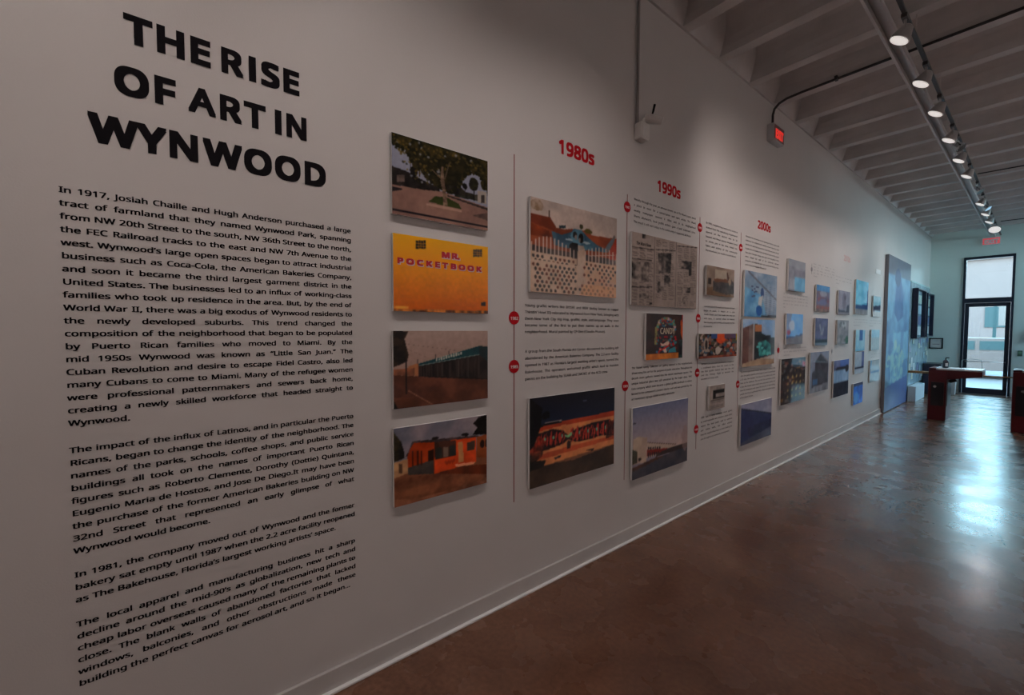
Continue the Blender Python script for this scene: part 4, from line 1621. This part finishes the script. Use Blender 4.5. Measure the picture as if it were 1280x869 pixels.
def p25(c):
    c.fill(c.V < 2, (86, 158, 186), (120, 184, 206), (3, 5))
    c.poly([(0, 0.72), (0.9, 0.7), (0.92, 0.3), (1, 0.2), (1, 0.88), (0, 0.82)], (22, 56, 104))
    c.rect(0, 0.84, 1, 1, (110, 108, 114), (140, 138, 142), (6, 2))


def p26(c):  # pale cyan and blue stand for the doorway reflected in the gloss
    c.fill(c.V < 2, (134, 180, 200), (160, 196, 210), (4, 3))
    c.rect(0.4, 0, 0.75, 0.5, (60, 100, 150), (90, 140, 180), (3, 4))
    c.rect(0, 0.9, 1, 1, (120, 172, 196))


def p26b(c):  # white field and dark line painted as a door reflection
    c.fill(c.V < 2, (150, 162, 174), (168, 174, 182), (3, 3))
    c.rect(0.72, 0, 1, 0.7, (74, 86, 128), (104, 116, 150), (2, 3))
    c.rect(0, 0.68, 1, 0.76, (30, 36, 58))


def p27(c):
    c.fill(c.V < 2, (34, 70, 132), (62, 116, 184), (4, 4))
    c.ell(0.3, 0.7, 0.22, 0.26, (90, 152, 210), rag=0.4)
    c.rect(0, 0, 1, 0.16, (52, 56, 76))


def p28(c):  # reflected door painted in: dark crossbar between bright glass
    c.fill(c.V < 2, (134, 176, 190), (154, 190, 200), (3, 3))
    c.poly([(0, 0.5), (1, 0.42), (1, 0.68), (0, 0.72)], (46, 50, 80))
    c.rect(0, 0.74, 1, 1, (178, 180, 180))


def p29(c):  # cyan and white imitate the door glass reflected here
    c.fill(c.V < 2, (128, 172, 190), (148, 186, 200), (3, 3))
    c.rect(0, 0.4, 1, 1, (140, 160, 166), (150, 168, 172), (3, 3))


def p30(c):  # near-white with one bar, a painted reflection of the door
    c.fill(c.V < 2, (142, 152, 156), (152, 160, 162), (3, 3))
    c.rect(0, 0.49, 1, 0.56, (92, 124, 156))
    c.poly([(0, 0), (0.2, 0), (0.05, 0.5), (0, 0.5)], (96, 140, 170))


for lab, rect, white, fn in (
        ('small print with white glare painted at top, highest of the column after the 2000s', (5.884, 6.462, 2.147, 2.534), 150, p16),
        ('small bright blue print above the three-line caption and the market print', (5.861, 6.426, 1.482, 1.863), 146, p17),
        ('tall dark brown print of a crowded market hall, lowest of its column', (5.729, 6.560, 0.742, 1.305), 118, p18),
        ('small red and blue print with a blue top edge under the greyish caption', (6.925, 7.498, 1.921, 2.289), 146, p19),
        ('small dark violet print with a pale letter shape, below the red and blue print', (6.917, 7.457, 1.444, 1.827), 140, p20),
        ('grey print of a dark gabled house, lowest of its column', (6.758, 7.551, 0.790, 1.355), 125, p21),
        ('small grey portrait print on pale ground, top of the fourth column from the mural panel', (7.934, 8.540, 1.905, 2.274), 146, p22),
        ('small speckled grey-green print below the grey portrait print', (7.928, 8.520, 1.441, 1.818), 140, p23),
        ('print with dark lower half and blue top corner, lowest under the speckled print', (7.810, 8.604, 0.629, 1.194), 125, p24),
        ('tall cyan print with a dark blue base line, highest near the mural panel', (8.882, 9.675, 1.935, 2.507), 160, p25),
        ('small glossy print, pale cyan reflection and blue streak painted in, upper of a stacked pair', (8.963, 9.550, 1.304, 1.667), 165, p26),
        ('small glossy print, white reflection with dark line painted in, lower of a stacked pair', (8.957, 9.537, 0.919, 1.292), 165, p26b),
        ('small deep blue print nearest the floor, below the stacked pair', (8.932, 9.521, 0.391, 0.755), 130, p27),
        ('small print with a painted door reflection, dark band and white base, topmost beside the mural panel', (10.062, 10.625, 1.914, 2.297), 180, p28),
        ('small print with painted cyan and white door reflection, middle one beside the mural panel', (10.005, 10.615, 1.290, 1.673), 180, p29),
        ('small print with painted near-white door reflection and grey-blue bar, lowest beside the mural panel', (9.997, 10.681, 0.695, 1.103), 180, p30)):
    big = (rect[1] - rect[0]) > 0.7
    small(lab, rect, white, fn, 48 if big else 36, 36 if big else 26, seed=int(rect[0] * 100))

o = obj('wall_notice', box(0.0005, 0.004, 0, 0.36, 0, 0.085), mat('white_card', (0.86, 0.86, 0.86, 1), 0.35))
o.location = (0, 10.30, 2.73)
tag(o, 'small blank white notice high on the wall just left of the mural panel', 'notice')

# tall mural panel ----------------------------------------------------
c = Canvas(84, 150, None, (66, 104, 138), 40)
c.fill(c.V < 2, (58, 96, 130), (84, 124, 150), (5, 8))
c.fill(c.V < 0.12, (84, 92, 104), (72, 86, 104), (4, 3))
c.poly([(0.35, 0.12), (0.5, 0.09), (0.62, 0.2), (0.7, 0.38), (0.45, 0.42), (0.28, 0.36)], (38, 72, 112), (52, 88, 128), (5, 5))
c.ell(0.4, 0.13, 0.12, 0.06, (34, 62, 98), rag=0.4)
c.poly([(0.0, 0.12), (0.3, 0.16), (0.2, 0.4), (0, 0.42)], (94, 134, 158), (74, 114, 140), (4, 6))
c.poly([(0.05, 0.5), (1, 0.48), (1, 0.68), (0, 0.7)], (72, 112, 144), (100, 142, 160), (6, 5))
for k in range(90):
    a = c.rs.rand() * 6.28
    rr = c.rs.rand() * 0.34
    c.ell(0.42 + rr * math.cos(a), 0.68 + 0.42 * rr * math.sin(a), 0.03 + 0.05 * c.rs.rand(), 0.012 + 0.02 * c.rs.rand(),
          [(112, 146, 146), (98, 140, 152), (70, 112, 140), (128, 150, 142), (60, 96, 134)][k % 5], rag=0.8, alpha=0.85)
for k in range(16):
    x = 0.15 + 0.6 * c.rs.rand()
    c.line(x, 0.66, x + 0.1 * (c.rs.rand() - 0.5), 0.82, 0.012, (104, 140, 146), 0.6)
c.poly([(0, 0.84), (1, 0.8), (1, 1), (0, 1)], (30, 52, 106), (40, 66, 122), (5, 3), 0.9)
panel('mural_panel', 'floor-to-high blue painted mural panel leaning flat on the far left wall', 'mural', (11.02, 13.24, 0.02, 3.16), c, 158, group=None,
      m=M_mural, xf=0.06, thick=0.055, edge=mat('grey_wood_edge', (0.24, 0.24, 0.27, 1), 0.5))

# ------------------------------------------------------------------ fixtures on the ceiling
M_strut = mat('grey_painted_channel', (0.62, 0.61, 0.61, 1), 0.5, noise=0.1, nscale=5)
SX = 1.13
st = thing('ceiling_channel', 'long pale grey steel channel running down the ceiling left of the spotlights', 'channel', (SX, 6.0, 4.03))
bm = bmesh.new()
add_box(bm, -0.045, 0.045, -10.5, 10.2, 0.05, 0.056)
add_box(bm, -0.045, -0.028, -10.5, 10.2, 0.0, 0.05)
add_box(bm, 0.028, 0.045, -10.5, 10.2, 0.0, 0.05)
obj('channel', bm, M_strut, st)
k = 3.45 - PIT * 12 - 6.0
while k < 10:
    obj('hanger', box(-0.01, 0.01, k - 0.01, k + 0.01, 0.056, RIB_Z - 4.03 + 0.002), M_strut, st)
    k += PIT * 2

M_track = mat('dark_track_metal', (0.045, 0.042, 0.042, 1), 0.4, noise=0.1, nscale=9)
M_lamp_body = mat('grey_lamp_metal', (0.42, 0.41, 0.41, 1), 0.4, 0.2, noise=0.1, nscale=20)
M_chrome = mat('bright_chrome', (0.75, 0.78, 0.80, 1), 0.15, 1.0, noise=0.05, nscale=20)
M_lens = mat('lit_lens', (0.8, 0.8, 0.8, 1), 0.3, emit=(1.0, 0.93, 0.88, 1), estr=0.62)
TX, TZ = 1.27, 4.00
tr = thing('lighting_track', 'dark ceiling track that carries the row of spotlights', 'track', (TX, 6.0, TZ))
obj('rail', box(-0.014, 0.014, -10.5, 9.9, 0.0, 0.024, 0.004), M_track, tr)
k = 3.45 - PIT * 12 - 6.0
while k < 9.9:
    obj('clip', box(-0.003, 0.003, k - 0.003, k + 0.003, 0.024, RIB_Z - TZ + 0.002), M_ceil, tr)
    k += PIT * 2


def make_spot(loc, aim, lens_mat, body_mat, label, group, power, big=1.0, cone=125):
    """a track spotlight: adapter, stem, yoke, reflector body, glowing lens; its light shines from the lens"""
    t = thing('track_spotlight', label, 'spotlight', loc, group)
    obj('adapter', box(-0.018, 0.018, -0.05, 0.05, -0.03, 0.0, 0.004), M_track, t)
    obj('stem', tube([(0, 0, -0.03), (0, 0, -0.06)], 0.008, 8), body_mat, t)
    d = (Vector(aim) - Vector(loc) - Vector((0, 0, -0.12))).normalized()
    cc = Vector((0, 0, -0.115))
    R = 0.064 * big
    bm = bmesh.new()
    add_tube(bm, [cc - d * 0.045, cc - d * 0.035, cc - d * 0.005, cc + d * 0.045, cc + d * 0.06], [R * 0.35, R * 0.55, R * 0.72, R, R * 1.04], 20)
    obj('reflector', bm, body_mat, t, smooth=False)
    s = d.cross(Vector((0, 0, 1))).normalized()
    bm = bmesh.new()
    for sg in (-1, 1):
        add_tube(bm, [(0, 0, -0.058), Vector((0, 0, -0.06)) + s * sg * R * 0.9, cc + s * sg * R * 0.9], 0.005, 6)
    obj('yoke', bm, body_mat, t)
    bm = bmesh.new()
    add_tube(bm, [cc + d * 0.0605, cc + d * 0.066], [R * 0.93, R * 0.90], 20)
    obj('lens', bm, lens_mat, t)
    if power > 0:
        L = bpy.data.lights.new('spot_beam', 'SPOT')
        L.energy = power
        L.color = SPOT_COL
        L.spot_size = math.radians(cone)
        L.spot_blend = 1.0
        L.shadow_soft_size = 0.035
        lo = bpy.data.objects.new('spot_beam', L)
        COL.objects.link(lo)
        lo.parent = t
        lo.location = cc + d * 0.075
        lo.rotation_euler = d.to_track_quat('-Z', 'Y').to_euler()
    return t


SPOTS = [4.32, 5.22, 6.04, 7.00, 7.93, 8.82, 10.92, 11.95, 12.85]
ORD = ['nearest', 'second', 'third', 'fourth', 'fifth', 'sixth', 'seventh', 'eighth', 'ninth']
for i, y in enumerate(SPOTS):
    make_spot((TX, y, TZ), (0.0, y - 0.3, 1.6), M_lens, M_lamp_body,
              'lit track spotlight, %s counted from the camera along the ceiling track' % ORD[i], 'lit track spotlights', SPOT_W, 1.0, 92)
for i, y in enumerate((3.1, 2.0, 0.8, -0.5, -1.9)):
    make_spot((TX, y, TZ), (0.0, y + (1.55 if i == 0 else 0.1), (2.75, 1.2, 0.6, 0.3, 0.4)[i]), M_lens, M_lamp_body,
              'lit track spotlight over the camera side, %s before the nearest one in view' % ORD[i], 'lit track spotlights', SPOT_W * (0.9, 0.95, 1.15, 1.25, 1.1)[i], 1.0, (66, 104, 120, 125, 125)[i])
make_spot((TX, 13.95, TZ), (1.2, 11.5, 1.0), M_lens, M_lamp_body, 'large white spotlight head at the far end of the track, above the red exit sign', None, SPOT_W, 1.5)
for i, (y, lab) in enumerate(((7.42, 'unlit chrome spotlight head beside the fifth lit spotlight'), (9.95, 'unlit round chrome spotlight head in the gap of the lit row'),
                              (11.45, 'unlit chrome spotlight head just beyond the seventh lit spotlight'))):
    make_spot((TX, y, TZ), (3.2, y - 0.6, 1.6), M_chrome, M_chrome, lab, 'unlit chrome spotlights', 0, 0.8)

# an added, unseen run of fill spotlights, bouncing light off the right wall
tr2 = thing('lighting_track', 'added dark fill-light track over the right half of the room, out of the picture', 'track', (4.6, 6.0, TZ))
obj('rail', box(-0.014, 0.014, -10.5, 9.9, 0.0, 0.024, 0.004), M_track, tr2)
for i, y in enumerate((-2.4, 0.2, 2.8, 5.4, 8.0, 10.6)):
    make_spot((4.6, y, TZ), (RIGHT_X, y, 2.4), M_lens, M_lamp_body, 'added unseen fill spotlight on the right-hand track, %s from the back wall' % ORD[i], 'added right-hand fill spotlights', FILL_W * (0.8, 0.7, 0.7, 1.0, 1.6, 2.2)[i])

# conduits across the ribs
t = thing('conduit', 'dark conduit arching from the near exit sign and crossing the ceiling', 'conduit', (0, 5.30, 3.925))
pts = [(0.03, -0.02, 0.05), (0.03, -0.02, 0.13), (0.045, -0.02, 0.19), (0.09, -0.015, 0.235), (0.16, -0.01, 0.26), (0.3, 0.0, 0.272), (RIGHT_X - 0.02, 0.0, 0.276)]
obj('tube', tube(pts, 0.013, 8), M_dark, t)
for xx in (0.6, 1.9, 3.2, 4.5):
    obj('clamp', box(xx - 0.012, xx + 0.012, -0.022, 0.022, 0.258, 0.30), M_dark, t)
t['label'] = 'dark conduit arching from the near exit sign and crossing the ceiling ribs'
for yy, x0, lab in ((10.21, 1.24, 'thin black cable crossing the ceiling right of the track, halfway down the room'), (15.0, 1.30, 'thin black cable crossing the ceiling just before the end wall')):
    o = obj('ceiling_cable', tube([(0, 0, 0), (0.5, 0, -0.01), (2.0, 0, -0.005), (RIGHT_X - x0, 0, 0)], 0.010, 6), M_dark)
    o.location = (x0, yy, RIB_Z - 0.012)
    tag(o, lab, 'cable')

# ------------------------------------------------------------------ exit signs
M_exit = mat('lit_red_lettering', (0.5, 0.02, 0.02, 1), 0.4, emit=(1.0, 0.045, 0.03, 1), estr=0.62)
M_signbody = mat('grey_sign_housing', (0.50, 0.49, 0.49, 1), 0.45, noise=0.05, nscale=10)
M_signface = mat('sign_face', (0.22, 0.10, 0.10, 1), 0.4)
M_signwhite = mat('white_sign_face', (0.75, 0.72, 0.72, 1), 0.4)


def exit_sign(label, loc, rotz, wd, ht, dp, body, face, emis):
    t = thing('exit_sign', label, 'exit sign', loc)
    t.rotation_euler = (0, 0, rotz)
    obj('housing', box(0, dp, -wd / 2, wd / 2, 0, ht, 0.006), body, t)
    obj('face_plate', box(dp, dp + 0.003, -wd / 2 + 0.015, wd / 2 - 0.015, 0.015, ht - 0.015), face, t)
    em = ht * 0.60 / 0.72
    V, F = line_geo(['EXIT'], -wd / 2 + 0.04, wd / 2 - 0.04, ht * 0.2, em, 0.05, 'fit', 3, 3, x0=dp + 0.0035)
    o = mesh_np('lettering', V, F, emis, t)
    return t


exit_sign('grey box exit sign with glowing red EXIT letters high on the left wall', (0.0, 5.36, 3.76), 0, 0.30, 0.185, 0.07, M_signbody, M_signface, M_exit)
# the far one faces the camera, above the door
exit_sign('far red EXIT sign above the black framed door in the end wall', (1.10, END_Y, 3.84), -math.pi / 2, 0.32, 0.185, 0.05, M_signwhite,
          mat('red_sign_face', (0.55, 0.08, 0.09, 1), 0.4, emit=(1.0, 0.14, 0.16, 1), estr=0.33), M_signwhite)

# ------------------------------------------------------------------ wall device with antenna
t = thing('wall_transmitter', 'small grey box with black antenna high on the wall, fed by a vertical conduit', 'device', (0, 2.81, 3.105))
obj('conduit', tube([(0.02, -0.03, 0.115), (0.02, -0.03, 1.02), (0.04, -0.03, 1.08), (0.12, -0.025, 1.12), (0.3, -0.02, 1.125), (3.0, -0.02, 1.125)], 0.011, 8), M_conduit, t)
obj('housing', box(0, 0.07, -0.045, 0.055, -0.01, 0.115, 0.01), M_white, t)
obj('lid', box(0.07, 0.076, -0.038, 0.048, -0.002, 0.105, 0.003), M_white, t)
obj('bracket', tube([(0.05, 0.0, 0.115), (0.05, 0.02, 0.15)], 0.014, 8), M_white, t)
bm = bmesh.new()
add_tube(bm, [(0.05, 0.02, 0.15), (0.09, 0.055, 0.145), (0.15, 0.10, 0.12)], [0.03, 0.035, 0.028], 12)
obj('lamp_head', bm, M_white, t)
obj('antenna', tube([(0.09, 0.055, 0.175), (0.095, 0.062, 0.205), (0.098, 0.075, 0.255)], [0.006, 0.008, 0.009], 8), M_black, t)

# ------------------------------------------------------------------ far end of the left wall
M_bluepanel = mat('pale_blue_board', (0.42, 0.58, 0.68, 1), 0.25, noise=0.45, nscale=5, coat=0.3)
bd = thing('display_board', 'pale blue board with stickers covering the wall beyond the mural panel', 'display board', (0.005, 13.5, 0.36))
obj('board', box(0.0, 0.03, 0, 2.62, 0, 2.44), M_bluepanel, bd)
obj('top_ledge', box(0.0, 0.034, 0, 2.62, 2.44, 2.47), mat('teal_edge', (0.35, 0.5, 0.5, 1), 0.5), bd)
cols = [(0.75, 0.82, 0.85, 1), (0.25, 0.45, 0.62, 1), (0.55, 0.68, 0.60, 1), (0.10, 0.16, 0.34, 1), (0.72, 0.74, 0.58, 1), (0.30, 0.30, 0.48, 1), (0.45, 0.66, 0.78, 1)]
SM = [mat('sticker_colour_%d' % i, cc, 0.3, coat=0.3) for i, cc in enumerate(cols)]
rr = random.Random(5)
for k in range(34):
    a = 0.05 + rr.random() * 2.3
    b = 0.05 + rr.random() * 1.1
    ww, hh = 0.1 + 0.16 * rr.random(), 0.08 + 0.16 * rr.random()
    obj('sticker', box(0.0302 + 0.0002 * k, 0.034 + 0.0002 * k, a, min(a + ww, 2.6), b, b + hh), SM[k % 7], bd)
M_case = mat('black_blue_frame', (0.015, 0.014, 0.035, 1), 0.35)


def case(label, y0, y1, z0, z1):
    t = thing('display_case', label, 'display case', (0.050, y0, z0), 'dark framed display cases')
    h, wd = z1 - z0, y1 - y0
    bm = bmesh.new()
    add_box(bm, 0, 0.10, 0, 0.045, 0, h)
    add_box(bm, 0, 0.10, wd - 0.045, wd, 0, h)
    add_box(bm, 0, 0.10, 0.045, wd - 0.045, 0, 0.03)
    add_box(bm, 0, 0.10, 0.045, wd - 0.045, h - 0.03, h)
    obj('frame', bm, M_case, t)
    obj('back', box(0, 0.02, 0.045, wd - 0.045, 0.03, h - 0.03), M_bluepanel, t)
    n = 0
    for i in range(3):
        for j in range(4):
            a = 0.08 + i * (wd - 0.16) / 3
            b = 0.08 + j * (h - 0.16) / 4
            obj('card', box(0.0205, 0.03, a, a + (wd - 0.16) / 3 * 0.8, b, b + (h - 0.16) / 4 * 0.8), SM[(i * 3 + j * 2 + n) % 7], t)
            n += 1
    return t


case('dark framed display case nearest the mural panel, full of pale cards', 13.62, 14.75, 1.47, 2.66)
case('narrow dark framed display case next to the room corner', 14.98, 15.95, 1.50, 2.62)
o = obj('storage_box', box(0, 0.14, 0, 1.15, 0, 0.355, 0.006), mat('pale_blue_carton', (0.62, 0.70, 0.76, 1), 0.5, noise=0.05, nscale=8))
o.location = (0.050, 13.45, 0)
tag(o, 'low pale box on the floor against the wall beside the mural panel', 'box')

# framed certificate on the end wall
t = thing('picture_frame', 'small black framed certificate on the end wall left of the door', 'picture', (0.175, END_Y, 1.17), None)
bm = bmesh.new()
a, b, hh = -0.135, 0.135, 0.29
for q in ((a, a + 0.024, 0, hh), (b - 0.024, b, 0, hh), (a + 0.024, b - 0.024, 0, 0.024), (a + 0.024, b - 0.024, hh - 0.024, hh)):
    add_box(bm, q[0], q[1], -0.022, 0, q[2], q[3])
obj('frame', bm, M_black, t)
obj('paper', box(a + 0.024, b - 0.024, -0.006, 0, 0.024, hh - 0.024), mat('certificate_paper', (0.6, 0.62, 0.62, 1), 0.3, noise=0.12, nscale=30), t)
obj('text', box(-0.07, 0.07, -0.0065, -0.006, 0.11, 0.13), M_cap2, t)
t = thing('wall_thermostat', 'small green-screened thermostat on the end wall right of the door', 'thermostat', (1.655, END_Y, 1.03))
obj('body', box(-0.04, 0.04, -0.025, 0, 0, 0.14, 0.005), mat('dark_green_plastic', (0.05, 0.11, 0.08, 1), 0.4), t)
obj('screen', box(-0.025, 0.025, -0.027, -0.025, 0.06, 0.12), mat('green_screen', (0.12, 0.24, 0.16, 1), 0.3), t)
t = thing('wall_speaker', 'dark box on the end wall, above and right of the thermostat', 'device', (1.86, END_Y, 1.42))
obj('housing', box(-0.09, 0.09, -0.08, 0, 0, 0.26, 0.008), M_black_metal, t)
obj('grille', box(-0.07, 0.07, -0.084, -0.08, 0.02, 0.24), M_dark, t)

# ------------------------------------------------------------------ red counters, rods and what stands on and behind them
M_counter = mat('dark_red_paint', (0.095, 0.006, 0.010, 1), 0.35, noise=0.15, nscale=6)
M_insert = mat('black_insert', (0.010, 0.010, 0.014, 1), 0.3)
M_top = mat('white_counter_top', (0.80, 0.80, 0.80, 1), 0.25)
M_wood = mat('pale_wood', (0.48, 0.30, 0.13, 1), 0.5, noise=0.35, nscale=14)


def counter(label, x, y, wd, dp, ht, reach):
    t = thing('red_counter', label, 'counter', (x, y, 0), 'red counters before the door')
    bm = bmesh.new()
    add_box(bm, 0, wd, 0, dp, 0, ht - 0.035, 0.006)
    obj('pedestal', bm, M_counter, t)
    obj('front_insert', box(0.04, wd - 0.035, -0.008, 0.0, 0.27, ht - 0.26), M_insert, t)
    obj('side_insert', box(wd, wd + 0.006, 0.05, dp - 0.05, 0.27, ht - 0.26), M_insert, t)
    k = tube([(wd * 0.38, -0.008, ht - 0.34), (wd * 0.38, -0.035, ht - 0.34)], 0.022, 14)
    obj('knob', k, M_chrome, t)
    # apron that tapers towards its free end
    bm = bmesh.new()
    x0, x1 = wd + 0.001, reach
    za0, za1 = ht - 0.20, ht - 0.125
    A = [(x0, 0, za0), (x1, 0, za1), (x1, 0, ht - 0.036), (x0, 0, ht - 0.036)]
    B = [(p[0], dp, p[2]) for p in A]
    va = [bm.verts.new(p) for p in A]
    vb = [bm.verts.new(p) for p in B]
    for i in range(4):
        bm.faces.new((va[i], va[(i + 1) % 4], vb[(i + 1) % 4], vb[i]))
    bm.faces.new(va)
    bm.faces.new(vb[::-1])
    obj('apron', bm, M_counter, t)
    obj('counter_top', box(0.10, reach - 0.004, 0.02, dp - 0.02, ht - 0.034, ht - 0.008, 0.004), M_top, t)
    obj('edge_cap', box(0, 0.098, 0, dp, ht - 0.034, ht, 0.008), M_counter, t)
    if reach > wd + 0.3:
        bm = bmesh.new()
        add_tube(bm, [(wd + 0.001, dp * 0.5, ht - 0.26), (wd + 0.09, dp * 0.5, ht - 0.215)], [0.03, 0.04], 10)
        obj('bracket', bm, M_insert, t)
    return t


counter('dark red counter with black panel and white top, left of the doorway', 0.680, 11.0, 0.245, 0.62, 0.965, 0.675)
counter('dark red counter cut off by the right edge, beyond the doorway', 1.705, 10.68, 0.30, 0.62, 1.015, 1.10)
o = obj('wooden_board', box(0, 0.292, 0, 0.09, 0, 0.042, 0.004), M_wood)
o.location = (0.386, 11.06, 0.845)
tag(o, 'yellow-brown wooden board sticking out left of the left red counter', 'board')
o = obj('wooden_rod', tube([(0, 0, 0), (0.335, 0, 0)], 0.011, 8), M_wood)
o.location = (1.368, 10.9, 0.875)
tag(o, 'thin pale rod bridging the two red counters before the door', 'rod')
# rests: small brackets belonging to the rod's ends
t = thing('pump_bottle', 'small dark pump bottle standing on the left red counter', 'bottle', (0.865, 11.35, 0.957))
bm = bmesh.new()
add_tube(bm, [(0, 0, 0), (0, 0, 0.004), (0, 0, 0.12), (0, 0, 0.145), (0, 0, 0.15)], [0.034, 0.042, 0.042, 0.025, 0.014], 16)
obj('bottle_body', bm, mat('dark_grey_bottle', (0.06, 0.065, 0.08, 1), 0.25), t)
obj('pump', tube([(0, 0, 0.15), (0, 0, 0.185), (0.012, 0, 0.192), (0.045, 0, 0.186)], 0.008, 8), M_black, t)
obj('bottle_label', box(0.0, 0.03, -0.044, -0.03, 0.03, 0.09), M_signwhite, t)
o = obj('wire_arch', tube([(0, 0, 0), (0, 0, 0.15)] + [(0.16 * (1 - math.cos(a)) / 2 + 0.10 * (a / math.pi), 0, 0.15 + 0.035 * math.sin(a)) for a in [math.pi * k / 8 for k in range(1, 8)]] + [(0.25, 0, 0.10), (0.255, 0, 0)], 0.004, 6),
        mat('teal_wire', (0.25, 0.42, 0.45, 1), 0.3))
o.location = (1.075, 11.3, 0.957)
tag(o, 'thin wire arch standing on the white top of the left red counter', 'wire arch')
o = obj('paper_sheet', box(0, 0.2, 0, 0.28, 0, 0.004), mat('paper', (0.82, 0.82, 0.82, 1), 0.5))
o.location = (0.93, 11.15, 0.9585)
tag(o, 'white paper sheet lying on the left red counter', 'paper')
t = thing('low_cabinet', 'dark low cabinet in the far corner behind the left red counter', 'cabinet', (0.19, 15.35, 0))
obj('body', box(-0.14, 0.2, 0, 0.7, 0.0, 0.80, 0.006), mat('dark_cabinet', (0.035, 0.04, 0.05, 1), 0.4, noise=0.1, nscale=8), t)
obj('door', box(-0.12, 0.18, -0.012, 0, 0.05, 0.76), M_case, t)
o = obj('waste_bin', box(-0.075, 0.075, 0, 0.16, 0, 0.36, 0.012), mat('pale_bin_plastic', (0.55, 0.56, 0.57, 1), 0.45))
bmx = bmesh.new()
bmx.from_mesh(o.data)
for v in bmx.verts:
    f = 0.86 + 0.14 * (v.co.z / 0.36)
    v.co.x *= f
    v.co.y = 0.08 + (v.co.y - 0.08) * f
bmx.to_mesh(o.data)
bmx.free()
o.location = (0.555, 15.72, 0)
tag(o, 'small pale waste bin on the floor left of the door', 'bin')
